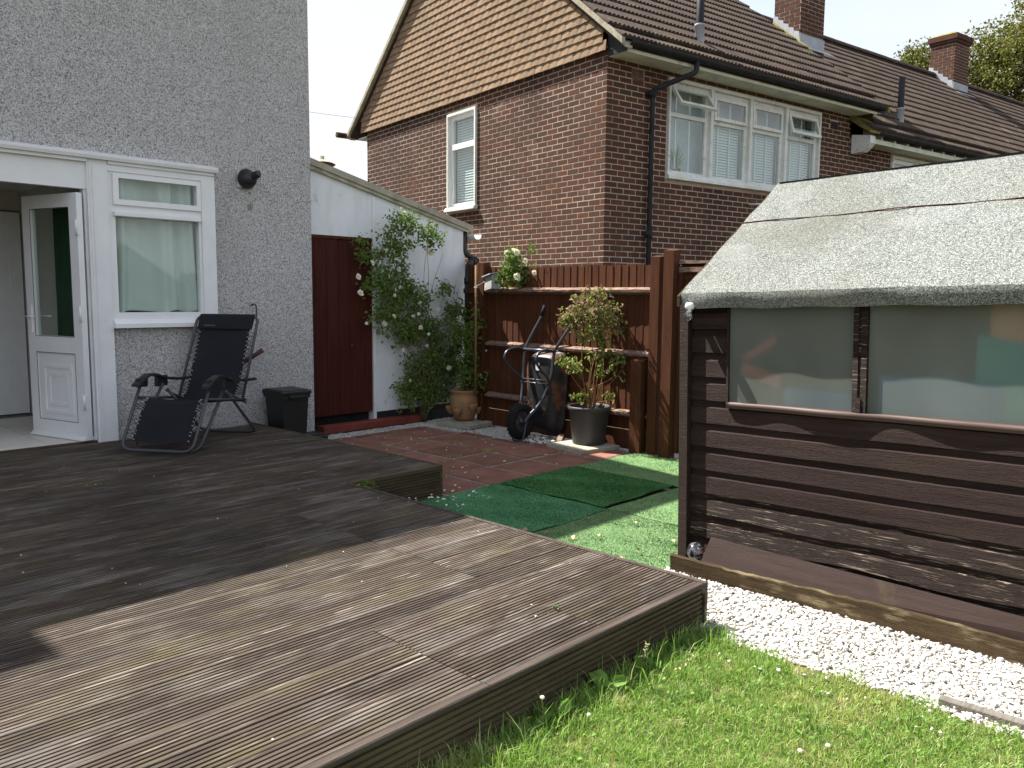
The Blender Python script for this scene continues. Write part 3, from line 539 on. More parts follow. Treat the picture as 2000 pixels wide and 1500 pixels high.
# interior behind the open door
inn = ob('hallway', None, gh)
G('wall', m_inwall, lambda b: b.box(2.62, .29, .18, 2.699, 2.05, 2.4).box(-1.0, 2.04, .18, 1.75, 2.12, 2.4).box(2.63, 2.05, .18, 2.75, 2.12, 2.4).box(1.76, 2.04, 2.22, 2.6195, 2.12, 2.4).box(-1.0, .3, .18, -.9, 2.04, 2.4), inn)
G('ceiling', m_inwall, lambda b: b.box(-1, .0, 2.40, 2.62, 2.1, 2.45), inn)
for i in range(7):
    for j in range(5):
        xa = 2.615-.45*(i+1); ya = .0+.45*j-.0
        if ya+.44 > 2.1: continue
        m = MB(); m.box(0, 0, 0, .444, .444, .012); m.build('floor_tile', m_tilef, inn, loc=(xa, ya+.004, .178))
G('floor_bed', m_joint, lambda b: b.box(-.95, .0, .05, 2.62, 2.1, .182), inn)
G('threshold', m_fascia, lambda b: b.box(.55, -.018, .06, 2.53, -.0, .186), gh)
# inner panelled door
ind = ob('inner_door', None, gh)
def _ind(b):
    x0, x1, z0, z1 = 1.80, 2.605, .20, 2.2; b.box(x0, 2.0, z0, x1, 2.04, z1)
    for xa, xb in ((x0+.1, x0+.36), (x0+.45, x0+.71)):
        for za, zb in ((z0+.16, z0+.78), (z0+.93, z0+1.55), (z0+1.66, z0+1.88)):
            b.box(xa, 1.994, za, xb, 2.0, za+.018).box(xa, 1.994, zb-.018, xb, 2.0, zb).box(xa, 1.994, za+.018, xa+.018, 2.0, zb-.018).box(xb-.018, 1.994, za+.018, xb, 2.0, zb-.018).box(xa+.05, 1.992, za+.05, xb-.05, 2.0, zb-.05)
G('panel', m_wpaint, _ind, ind)
curtain('green_curtain', .30, .75, .25, 2.25, 2.54, m_greencur, gh, .03, 4., 50, 6, 'y')
# open half-glazed door leaf, hinged on the right, swung inwards
dl = ob('door', None, gh, (2.49, -.03, .195), (0, 0, math.atan2(.711, -.194)))
Wd, Hd = .735, 2.03
def _leaf(b):
    fw_ = .105; t = .05
    b.box(0, 0, 0, fw_, t, Hd).box(Wd-fw_, 0, 0, Wd, t, Hd).box(fw_, 0, 0, Wd-fw_, t, .14).box(fw_, 0, Hd-.11, Wd-fw_, t, Hd).box(fw_, 0, .72, Wd-fw_, t, .86)
    b.box(fw_-.002, .012, .14, Wd-fw_+.002, t-.012, .72)
G('leaf', m_white, _leaf, dl)
def _pan(b):
    for yy, s in ((.0375, 1), (.0125, -1)):
        for x0, x1, z0, z1, hgt in ((.17, .565, .2, .62, .012), (.23, .505, .27, .55, .008)):
            y0, y1 = (yy, yy+hgt) if s == 1 else (yy-hgt, yy)
            b.box(x0, y0, z0, x1, y1, z0+.03).box(x0, y0, z1-.03, x1, y1, z1).box(x0, y0, z0+.03, x0+.03, y1, z1-.03).box(x1-.03, y0, z0+.03, x1, y1, z1-.03)
G('moulding', m_white, _pan, dl)
G('pane', m_glass, lambda b: b.box(.106, .02, .861, Wd-.106, .026, Hd-.111), dl)
for z0_, z1_ in ((.857, Hd-.112), (.142, .718)): G('gasket', m_black, lambda b: b.box(.105, .0495, z0_-.002, .109, .0515, z1_+.002).box(Wd-.109, .0495, z0_-.002, Wd-.105, .0515, z1_+.002).box(.109, .0495, z0_-.002, Wd-.109, .0515, z0_+.002).box(.109, .0495, z1_-.002, Wd-.109, .0515, z1_+.002), dl)
for zz in (.32, 1.05, 1.75): G('hinge', m_white, lambda b: b.box(-.006, .03, zz-.06, .035, .062, zz+.06).tube([(-.004, .062, zz-.06), (-.004, .062, zz+.06)], .009, 6), dl)
G('handle', m_white, lambda b: b.bbox(Wd-.075, .05, .88, Wd-.035, .062, 1.12, .004).tube([(Wd-.055, .06, 1.02), (Wd-.055, .1, 1.02), (Wd-.17, .1, 1.02)], .009, 6).tube([(Wd-.055, -.01, 1.02), (Wd-.055, -.05, 1.02), (Wd-.17, -.05, 1.02)], .009, 6), dl)
G('weatherbar', m_white, lambda b: b.prism([(-.045, .0), (0, .0), (0, .04)], .02, Wd-.02, 'x').prism([(.05, .0), (.085, .0), (.05, .03)], .0, Wd, 'x'), dl)
# wall lamp, mark, bracket
vt = thing('wall_vent_cowl', 'round black plastic flue terminal sticking out of the pebbledash wall', 'flue', (3.95, 7.2, 2.50))
MB().box(-.075, -.004, -.09, .055, .02, .06).build('backplate', m_render, vt)
b = MB(); b.lathe([(.0, .0), (.09, .0), (.095, .012), (.088, .03), (.07, .075), (.05, .1), (.0, .105)], n=20); b.build('dome', m_black, vt, rot=(math.radians(90), 0, 0), loc=(0, -.004, -.01))
b = MB(); b.tube([(.02, -.06, .0), (.045, -.15, .03)], [.045, .032], 12, cap=False).tube([(.02, -.07, .02), (.047, -.155, .035)], [.03, .028], 12); b.build('nozzle', m_black, vt)
ob('wall_patch', MB().prism([(.0, -.03), (.02, -.02), (.025, .01), (.01, .03), (-.015, .028), (-.022, -.005), (-.012, -.028)], -.003, .004, 'y').mesh('wall_patch', m_mortar), gh, (3.99, -.002, 2.235))
hk = thing('wall_hook', 'thin rusty iron hook on the pebbledash wall above the lounger', 'hook', (3.98, 7.2, 1.25))
MB().tube(smooth_path([(0, .02, .06), (.0, -.03, .075), (.02, -.04, .05), (.022, -.035, -.05)], 4), .007, 6).build('rod', M('rusty_iron', [(.08, .04, .03), (.14, .07, .05)], rough=.9), hk)
# short rusty pipe stub behind the chair
pp = thing('waste_pipe', 'stubby rusty brown pipe poking from the wall behind the lounger', 'pipe', (3.95, 7.2, .84))
MB().tube([(-.12, .02, -.1), (.0, -.08, 0), (.06, -.12, .05)], [.02, .02, .026], 10).build('pipe', M('rusty_pipe', [(.07, .035, .03), (.13, .06, .05)], rough=.8), pp)

# ================================================================== LEAN-TO
lt = thing('lean_to_store', 'white rendered lean-to with sloping roof against the grey house', 'outbuilding', (4.665, 7.45, 0))
LX = 4.665
def top(x): return 2.80-.2315*(x+LX-4.835)
def LT(name, mat, fn, parent=None, **kw):
    b = MB(); fn(b); return b.build(name, mat, parent or lt, **kw)
def _lw(b):
    xa, xb, xc = 0, 5.622-LX, 7.0-LX
    b.prism([(xa, 2.045), (xb-.001, 2.045), (xb-.001, top(xb)-.07), (xa, top(xa)-.07)], 0, .1, 'y')
    b.prism([(xb+.001, .1), (xc, .1), (xc, top(xc)-.07), (xb+.001, top(xb)-.07)], 0, .1, 'y')
    b.prism([(0.1, -.1), (4.5, -.1), (4.5, top(xc)-.07), (0.1, top(xc)-.07)], xc-.1, xc, 'x')
    b.box(0, 4.4, -.1, xc, 4.5, 2.1)
LT('wall', m_render, _lw)
LT('plinth', m_blackpaint, lambda b: b.box(5.63-LX, -.008, -.1, 7.005-LX, .08, .0985))
LT('roof', m_conc, lambda b: b.prism([(-.0, top(0)), (-.0, top(0)-.065), (7.09-LX, top(7.09-LX)-.065), (7.09-LX, top(7.09-LX))], -.055, 4.6, 'y'))
LT('verge_board', M('mossy_verge_board', [(.3, .29, .2), (.48, .47, .38)], ns=8, rough=.9, layers=[((.1, .09, .05), 6, .55, .7, .7)]), lambda b: b.prism([(-.0, top(0)-.066), (-.0, top(0)-.105), (7.03-LX, top(7.03-LX)-.1), (7.03-LX, top(7.03-LX)-.066)], -.035, -.001, 'y'))
ld = ob('door', None, lt)
for i in range(6):
    wpl = .147; LT('plank', m_redwood, lambda b: b.bbox(0, .012, .12, .002, .04, 2.0) if 0 else b.prism([(.003, .0), (wpl-.003, .0), (wpl, .004), (wpl, .026), (0, .026), (0, .004)], .115, 2.01+random.uniform(-.006, .004), 'z'), ld, loc=(.028+i*.1485, .006, 0))
LT('ledge', m_redwood, lambda b: b.box(.03, .033, .3, .9, .06, .4).box(.03, .033, 1.6, .9, .06, 1.7), ld)
LT('door_jamb', m_wpaint, lambda b: b.box(.921, -.012, -.02, .956, .09, 2.5))
LT('head_board', m_fence, lambda b: b.box(.0, -.006, 2.012, .92, .05, 2.044))
LT('inner_shade', m_dark, lambda b: b.box(.0, .1, -.1, .92, .15, 2.1))
LT('latch', M('rusty_latch', [(.2, .17, .13), (.3, .26, .2)], rough=.7), lambda b: b.bbox(.965, -.03, .98, 1.0, .0, 1.03, .003).tube(smooth_path([(.97, -.02, 1.03), (.975, -.025, 1.06), (.99, -.025, 1.06), (.995, -.02, 1.03)], 3), .004, 5))
st = thing('red_step', 'red painted concrete step below the dark red plank door', 'step', (4.9, 7.3, -.06))
MB().bbox(-.06, .02, .0, 1.35, .148, .085, .008).build('tread', m_redstep, st)
# lean-to rainwater pipe and gutter end
dp = thing('drainpipe', 'black rainwater downpipe with swan-neck bend at the end of the white lean-to', 'drainpipe', (7.02, 7.4, 0))
b = MB(); b.tube(round_path([(-.02, .06, 2.2), (-.02, .06, 1.95), (.06, -.02, 1.86)], .04), .034, 10); b.build('upper_pipe', m_black, dp)
b = MB(); b.tube(round_path([(.07, -.03, 1.87), (-.06, -.06, 1.80), (-.07, -.06, 1.6), (-.07, -.06, -.05)], .05), .045, 10).tube([(.09, -.03, 1.84), (.0, -.045, 1.83)], .056, 10).tube([(-.072, -.06, 1.64), (-.072, -.06, 1.56)], .052, 10); b.build('lower_pipe', m_black, dp)
b = MB(); b.prism([(.07*math.cos(a)+.07, .07*math.sin(a)+2.17) for a in np.linspace(PI, 2*PI, 9)]+[(.062*math.cos(a)+.07, .062*math.sin(a)+2.172) for a in np.linspace(2*PI, PI, 9)], -.08, 4.4, 'y'); b.build('gutter', m_oldwhite, dp)

# ================================================================== BRICK HOUSES
HA = .93562-.7584
HX, HY = 8.70, 6.61
hA = thing('brick_house', 'nearest red-brown brick house with tile-hung gable and four-bay window', 'house', (HX, HY, 0), -HA)
hB = thing('brick_house', 'lower brick house joined on behind, its eaves just above the shed roof', 'house', (HX, HY, 0), -HA)
MH = Matrix.Translation((HX, HY, 0)) @ Matrix.Rotation(-HA, 4, 'Z')
def H(par, name, mat, fn, **kw):
    b = MB(); fn(b); return b.build(name, mat, par, **kw)
def pick(items, n, wfn):
    """indices of the n pieces that show largest from the photograph's standpoint"""
    s = []
    for i, it in enumerate(items):
        p = wfn(it); x, y, z = project(p)
        vis = 0 < x < 2000 and 0 < y < 1500
        s.append(((0 if vis else 1000)+z, i))
    s.sort(); return set(i for _, i in s[:n])
# ---- walls: mortar bed + bricks.  frame: origin o, unit u along the wall (house coords), outside normal nn
walls = {hA: [], hB: []}
def brick_wall(par, wall, o, u, nn, W, z0, z1, holes=(), top=None, start=0, vis=True):
    """queue stretcher-bond bricks for a wall face"""
    k = 0; z = z0
    while z < z1-.03:
        x = -.1125 if (k+start) % 2 else 0.0
        while x < W-.02:
            xa, xb = max(0, x), min(W, x+.225); 
            segs = [(xa, xb)]
            for hx0, hx1, hz0, hz1 in holes:
                if z+.065 > hz0 and z < hz1:
                    ns_ = []
                    for a, b_ in segs:
                        if b_ <= hx0 or a >= hx1: ns_.append((a, b_))
                        else:
                            if a < hx0: ns_.append((a, hx0+.01))
                            if b_ > hx1: ns_.append((hx1, b_))
                    segs = ns_
            for a, b_ in segs:
                if b_-a > .045 and (top is None or z+.065 < top((a+b_)/2)): walls[par].append((wall, o, u, nn, a, b_-(.01 if b_ < W-.002 else 0), z))
            x += .225
        z += .075; k += 1
_bk = {}
def brick_geo(wd):
    b = MB(); t = .0012; w2 = wd/2-.001; e = .0015
    vs = [(-w2, .01, -.0315), (w2, .01, -.0315), (w2, .01, .0315), (-w2, .01, .0315), (-w2, -t+e, -.0315), (w2, -t+e, -.0315), (w2, -t+e, .0315), (-w2, -t+e, .0315),
          (-w2+e, -t, -.03), (w2-e, -t, -.03), (w2-e, -t, .03), (-w2+e, -t, .03)]
    b.add(vs, [(0, 1, 5, 4), (1, 2, 6, 5), (2, 3, 7, 6), (3, 0, 4, 7), (4, 5, 9, 8), (5, 6, 10, 9), (6, 7, 11, 10), (7, 4, 8, 11), (8, 9, 10, 11)]); return b
def place_bricks(par):
    items = walls[par]
    def wc(it): return MH @ Vector((it[1][0]+it[2][0]*(it[4]+it[5])/2, it[1][1]+it[2][1]*(it[4]+it[5])/2, it[6]))
    low = [i for i, it in enumerate(items) if it[6] < 1.76]
    ch = pick([it if it[6] >= 1.76 else it for it in items], 10**9, wc)
    sc_ = []
    for i, it in enumerate(items):
        x, y, z = project(wc(it)); ok = 0 < x < 2000 and 0 < y < 1500 and it[6] > (1.76 if par is hA else 3.2) and not (x > 1480 and y > 360)
        sc_.append((z if ok else 1e4+z, i))
    sc_.sort(); best = set(i for _, i in sc_[:290]); rest = {}
    for i, it in enumerate(items):
        wall, o, u, nn, a, b_, z = it; wd = round(b_-a, 3); ang = math.atan2(u[1], u[0]); cx_ = o[0]+u[0]*(a+b_)/2; cy_ = o[1]+u[1]*(a+b_)/2
        pj = random.uniform(-.0015, .0005); loc = (cx_-nn[0]*pj, cy_-nn[1]*pj, z+.0375)
        if i in best:
            if wd not in _bk: _bk[wd] = brick_geo(wd).mesh('brick', m_brick)
            ob('brick', _bk[wd], wall, loc, (random.uniform(-.01, .01), 0, ang))
        else:
            g_ = brick_geo(wd); mt = Matrix.Translation(loc) @ Matrix.Rotation(ang, 4, 'Z')
            rest.setdefault(wall.name, (wall, MB()))[1].add([mt @ Vector(v) for v in g_.v], g_.f)
    for wall, mb in rest.values(): mb.build('brick', m_brick, wall, kind='stuff')
GT = 4.552       # foot of the hung tiles
T_ = .80
def roofz(d, e): return e+T_*(min(d, 7.0-d)+.4)
wA = H(hA, 'wall', m_mortar, lambda b: (b.box(0, 0, -.2, 5.575, .25, 4.50) if 0 else None, b.box(0, 0, -.2, 1.14, .25, 4.5), b.box(4.69, 0, -.2, 5.575, .25, 4.5), b.box(1.14, 0, -.2, 4.69, .25, 3.06), b.box(1.14, 0, 4.41, 4.69, .25, 4.5),
     b.box(0, .25, -.2, .25, 2.985, 4.62), b.box(0, 3.835, -.2, .25, 6.83, 4.62), b.box(0, 2.985, -.2, .25, 3.835, 2.835), b.box(0, 2.985, 4.39, .25, 3.835, 4.62), b.box(.25, 6.6, -.2, 5.575, 6.83, 4.5),
     b.add([(.02, .02, 4.6), (.02, 6.81, 4.6), (.02, 3.5, 7.25), (.2, .02, 4.6), (.2, 6.81, 4.6), (.2, 3.5, 7.25)], [(0, 1, 2), (5, 4, 3), (0, 2, 5, 3), (1, 4, 5, 2)])))
wB = H(hB, 'wall', m_mortar, lambda b: (b.box(5.577, .002, -.2, 6.9, .25, 4.12), b.box(6.9, .002, -.2, 9.4, .25, 2.7), b.box(9.4, .002, -.2, 24, .25, 4.12), b.box(6.9, .002, 3.98, 9.4, .25, 4.12), b.box(5.58, 6.6, -.2, 24, 6.83, 4.2), b.box(23.8, .25, -.2, 24, 6.6, 4.2)))
brick_wall(hA, wA, (0, 0), (1, 0), (0, -1), 5.575, .6, 4.5, holes=[(1.115, 4.70, 3.06, 4.42), (.44, .665, 4.27, 4.41), (4.98, 5.2, 4.2, 4.34)])
brick_wall(hA, wA, (0, 6.83), (0, -1), (-1, 0), 6.83, .6, 4.55, holes=[(2.985, 3.85, 2.83, 4.395)], start=1)
brick_wall(hB, wB, (5.58, .002), (1, 0), (0, -1), 9.0, 2.4, 4.08, holes=[(1.3, 3.85, 2.7, 3.985)])
# air bricks
H(hA, 'air_brick', m_brick, lambda b: (b.box(.445, -.006, 4.272, .655, .05, 4.282), b.box(.445, -.006, 4.398, .655, .05, 4.408), [b.box(.445+.021*k, -.005, 4.283, .452+.021*k, .04, 4.397) for k in range(10)], [b.box(.446, -.004, 4.3+.02*k, .654, .04, 4.306+.02*k) for k in range(5)]))
H(hA, 'grille', m_blackpaint, lambda b: ([b.prism([(-.02, 4.21+.03*k), (.0, 4.235+.03*k), (.005, 4.23+.03*k), (-.015, 4.205+.03*k)], 4.985, 5.19, 'x') for k in range(4)]))
H(hA, 'overflow_pipe', m_oldwhite, lambda b: b.tube([(2.95, .05, 2.83), (2.95, -.22, 2.82)], .014, 8))
# ---- hung tiles on the gable
tiles = []; gauge = .108; tw = .165; row = 0; z = GT
def verge(z, side):   # d at which the roof line crosses height z
    d = (z-4.86)/T_
    return max(-.03, d) if side == 0 else min(6.99, 7.0-d)
while z < 7.5:
    dl_, dr_ = verge(z+gauge, 1), verge(z+gauge, 0); d = -.05+(tw/2 if row % 2 else 0)
    while d < 7.05:
        a, b_ = max(d, dr_), min(d+tw, dl_)
        if b_-a > .04: tiles.append((a, b_, z+random.uniform(-.002, .002)))
        d += tw
    z += gauge; row += 1
def tile_geo(wd):
    b = MB(); t = .009; o_ = .066; k = 3; V = []
    for i in range(k+1):
        u = i/k; x = (u-.5)*(wd-.003); cam_ = .006*math.sin(PI*u)
        V += [(x, -o_-cam_, -.004*abs(2*u-1)), (x, -o_-cam_+t, .002), (x, -.050, gauge+.02)]
    F = []
    for i in range(k):
        p = i*3; q = p+3; F += [(p, q, q+1, p+1), (p, p+2, q+2, q)]
    F += [(0, 1, 2), (k*3, k*3+2, k*3+1)]
    b.add(V, F); return b
_tk = {}; wct = lambda it: MH @ Vector((0, (it[0]+it[1])/2, it[2]))
best = sorted(range(len(tiles)), key=lambda i: (0 if (lambda q: 0 < q[0] < 2000 and 0 < q[1] < 1500)(project(wct(tiles[i]))) else 1e3)+project(wct(tiles[i]))[2])[:300]; best = set(best); rest = MB()
hung = ob('hung_tiling', None, hA)
for i, (a, b_, z) in enumerate(tiles):
    wd = round(b_-a, 3); loc = (0, (a+b_)/2, z)
    if 1.2 < wd < 0: continue
    if i in best:
        if wd not in _tk: _tk[wd] = tile_geo(wd).mesh('tile', m_hang)
        ob('tile', _tk[wd], hung, loc, (random.uniform(-.03, .03), random.uniform(-.01, .01), -PI/2+random.uniform(-.02, .02)))
    else:
        g_ = tile_geo(wd); mt = Matrix.Translation(loc) @ Matrix.Rotation(-PI/2, 4, 'Z'); rest.add([mt @ Vector(v) for v in g_.v], g_.f)
rest.build('tile', m_hang, hung, kind='stuff')
# ---- roofs
RT = []
TWD, TG = .30, .345
def roof(par, c0, c1, e, ridge_extra, moss, cx0=None):
    """interlocking ribbed tiles on the near slope; plain slope at the back; ridge tiles"""
    al = math.atan(T_); run = 3.9/math.cos(al)
    under = H(par, 'roof', m_roof, lambda b: b.add([(c0+.04, -.36, e-.03), (c1-.04, -.36, e-.03), (c1-.04, 3.5, e-.06+T_*3.9), (c0+.04, 3.5, e-.06+T_*3.9), (c0+.04, 7.36, e-.03), (c1-.04, 7.36, e-.03),
        (c0+.04, -.36, e-.09), (c1-.04, -.36, e-.09), (c1-.04, 3.5, e-.14+T_*3.9), (c0+.04, 3.5, e-.14+T_*3.9), (c0+.04, 7.36, e-.09), (c1-.04, 7.36, e-.09)],
        [(0, 1, 2, 3), (3, 2, 5, 4), (7, 6, 9, 8), (8, 9, 10, 11), (0, 6, 7, 1), (0, 3, 9, 6), (3, 4, 10, 9), (1, 7, 8, 2), (2, 8, 11, 5), (4, 5, 11, 10)]))
    items = []; r = 0; s = 0.0
    while s < run-.05:
        c = c0-(.48 if par is hB and r < 1 else 0)
        while c < c1-.05:
            items.append((c, min(TWD, c1-c), s)); c += TWD
        s += TG; r += 1
    def geo(wd):
        b = MB(); V = []; n = 0; nr = max(1, round(wd/.075)); prof = []
        for k in range(nr):
            x0 = k*wd/nr; q = wd/nr; prof += [(x0, 0), (x0+.012, .0), (x0+.022, .014), (x0+q*.5+.004, .02), (x0+q-.012, .014), (x0+q-.003, 0)]
        prof.append((wd, 0)); m = len(prof); L2 = TG+.05
        for x, z in prof: V += [(x, 0, z+.04), (x, L2, z+.004), (x, 0, .0), ]
        F = []
        for i in range(m-1):
            p = i*3; q = p+3; F += [(p, q, q+1, p+1), (p+2, q+2, q, p)]
        F += [(2, 0, 1), ((m-1)*3, (m-1)*3+2, (m-1)*3+1)]
        b.add(V, F); return b
    rows = int(run/TG)
    def mtx(it): 
        jz = it[3] if len(it) > 3 else 0
        return Matrix.Translation((it[0], -.4+it[2]*math.cos(al), e+it[2]*math.sin(al))) @ Matrix.Rotation(al-(.10 if it[2] < .1 else 0), 4, 'X')
    def key(i):
        it = items[i]; x, y, z = project(MH @ (mtx(it) @ Vector((.15, .15, 0)))); return (0 if 0 < x < 2000 and 0 < y < 1500 and not (par is hB and x > 1450 and y > 900) else 1e3)+z
    best = set(sorted(range(len(items)), key=key)[:296]); mc = {}; rest = MB()
    for i, it in enumerate(items):
        wd = round(it[1], 3); mt = mtx(it)
        if i in best:
            if wd not in mc: mc[wd] = geo(wd).mesh('roof_tile', m_roof)
            o = ob('tile', mc[wd], under); o.matrix_local = mt @ Matrix.Translation((0, 0, random.uniform(0, .003)))
        else:
            g_ = geo(wd); rest.add([mt @ Vector(v) for v in g_.v], g_.f)
    rest.build('tile', m_roof, under, kind='stuff')
    zr = e+T_*3.9; k = int((c1-c0)/.45)
    for i in range(k):
        x = c0+i*(c1-c0)/k; m = MB(); q = [(.16*math.cos(a), .13*math.sin(a)-.05) for a in np.linspace(PI, 0, 9)]+[(.145*math.cos(a), .115*math.sin(a)-.05) for a in np.linspace(0, PI, 9)]
        m.prism(q, 0, (c1-c0)/k-.008, 'x'); m.build('ridge_tile', m_roof, under, loc=(x, 3.5, zr+.02+random.uniform(0, .008)))
    return under
rA = roof(hA, -.14, 6.02, 4.60, 0, 0); rB = roof(hB, 6.02, 24.0, 4.20, 0, 0)
# small end strip of the lower roof tucked below the upper eaves
H(hB, 'roof_end', m_moss, lambda b: b.prism([(-.39, 4.15), (-.01, 4.40), (-.01, 4.5), (-.39, 4.215)], 5.52, 6.02, 'x'))
# verges: mortar-bedded undercloak edge with bargeboard-like tile edge
def vg(b):
    for s in (0, 1):
        d0, d1 = (-.42, 3.5) if s == 0 else (7.42, 3.5)
        za, zb = 4.6, 4.6+T_*3.9
        for c0, c1, o0, o1 in ((-.152, -.10, -.075, -.0), (-.10, .03, -.11, -.06)):
            b.add([(c0, d0, za+o0), (c1, d0, za+o0), (c1, d1, zb+o0-.02), (c0, d1, zb+o0-.02), (c0, d0, za+o1), (c1, d0, za+o1), (c1, d1, zb+o1), (c0, d1, zb+o1)], [(0, 3, 2, 1), (4, 5, 6, 7), (0, 1, 5, 4), (1, 2, 6, 5), (2, 3, 7, 6), (3, 0, 4, 7)])
H(hA, 'verge', M('verge_mortar', [(.3, .27, .2), (.42, .38, .3)], ns=20, rough=.95, bump=.5, bs=60, layers=[((.16, .15, .06), 9, .5, .7, .6)]), vg)
def vg2(b):
    za, zb = 4.6, 4.6+T_*3.9
    b.add([(5.98, -.42, za-.07), (6.04, -.42, za-.07), (6.04, 3.5, zb-.07), (5.98, 3.5, zb-.07), (5.98, -.42, za+.0), (6.04, -.42, za+.0), (6.04, 3.5, zb), (5.98, 3.5, zb)], [(0, 3, 2, 1), (4, 5, 6, 7), (0, 1, 5, 4), (1, 2, 6, 5), (2, 3, 7, 6), (3, 0, 4, 7)])
    b.add([(6.0, .0, 4.3), (6.0, 3.5, 7.0), (6.0, 3.5, 7.66), (6.0, -.2, 4.62)], [(0, 1, 2, 3)])
H(hA, 'verge', m_moss, vg2)
# soffits, fascias, gutters
for bx in ((.02, -.33, 4.478, 3.3, -.0065, 4.495), (3.304, -.33, 4.476, 4.6, -.0065, 4.493), (4.604, -.33, 4.474, 5.62, -.0065, 4.491), (-.01, 6.85, 4.47, 5.6, 7.2, 4.49)): H(hA, 'soffit', m_soffit, lambda b: b.box(*bx))
H(hA, 'fascia', m_soffit, lambda b: (b.box(.01, -.352, 4.47, 5.75, -.333, 4.6), b.box(-.0, -.33, 4.5, .018, -.02, 4.64)))
H(hA, 'eaves_box_end', m_blackpaint, lambda b: (b.prism([(-.36, 4.478), (-.02, 4.478), (-.02, 4.84), (-.36, 4.58)], -.012, .0, 'x')))
def gut(c0, c1, e, par, broken=False):
    q = [(.06*math.cos(a)-.415, .058*math.sin(a)+e) for a in np.linspace(PI, 2*PI, 9)]+[(.053*math.cos(a)-.415, .051*math.sin(a)+e+.001) for a in np.linspace(2*PI, PI, 9)]
    H(par, 'gutter', m_blackpaint, lambda b: (b.prism(q, c0, c1, 'x'), [b.box(c, -.36, e-.07, c+.025, -.35, e-.0) for c in np.arange(c0+.3, c1, .9)], [b.tube([(c, -.475, e+.004), (c, -.46, e-.045), (c, -.415, e-.064), (c, -.37, e-.045)], .008, 5) for c in np.arange(c0+.3, c1, .9)]))
gut(-.02, 5.86, 4.585, hA); gut(5.7, 24, 4.175, hB)
H(hA, 'rear_gutter', m_plank, lambda b: b.tube([(-.35, 7.47, 4.57), (5.9, 7.47, 4.57)], .055, 8))
H(hB, 'soffit', m_soffit, lambda b: (b.box(5.75, -.33, 4.02, 14, .0, 4.04), b.box(5.75, -.352, 4.0, 14, -.332, 4.075)))
for c in np.arange(5.95, 14, .42): H(hB, 'rafter_foot', m_soffit, lambda b: b.prism([(-.345, 4.078), (-.0, 4.078), (-.0, 4.3), (-.345, 4.14)], 0, .045, 'x'), loc=(float(c), 0, 0))
H(hB, 'eaves_box_end', m_oldwhite, lambda b: b.prism([(-.36, 4.0), (-.3, 3.93), (-.22, 3.87), (-.02, 3.86), (-.02, 4.17), (-.36, 4.12)], 5.585, 5.745, 'x'))
# stack pipes through the roofs
for par, c, d, e, hgt in ((hA, 1.88, .13, 4.6, 1.05), (hB, 7.35, .13, 4.2, .80)):
    zb = e+T_*(d+.4)
    t = ob('vent_pipe', None, par, (c, d, zb))
    H(t, 'collar', m_lead, lambda b: (b.lathe([(.066, -.12), (.066, .22), (.075, .225), (.075, .25), (.06, .255)], n=14), b.add([(-.17, -.2, -.14), (.17, -.2, -.14), (.17, .2, .18), (-.17, .2, .18)], [(0, 1, 2, 3)])))
    H(t, 'pipe', m_blackpaint, lambda b: b.lathe([(.055, .2), (.055, hgt), (.045, hgt), (.045, hgt-.1), (0, hgt-.1)], n=14))
# drainpipe
dpn = ob('drainpipe', None, hA)
H(dpn, 'pipe', m_blackpaint, lambda b: (b.tube(round_path([(1.22, -.42, 4.55), (1.22, -.42, 4.40), (.76, -.09, 4.17), (.76, -.075, 4.05), (.76, -.075, -.1)], .05), .036, 10), b.tube([(.76, -.075, 4.16), (.76, -.075, 4.07)], .046, 10), b.tube([(.76, -.075, 2.32), (.76, -.075, 2.22)], .046, 10)))
for zz in (4.12, 2.28): H(dpn, 'bracket', m_blackpaint, lambda b: b.box(.69, -.09, zz-.02, .83, -.005, zz+.02))
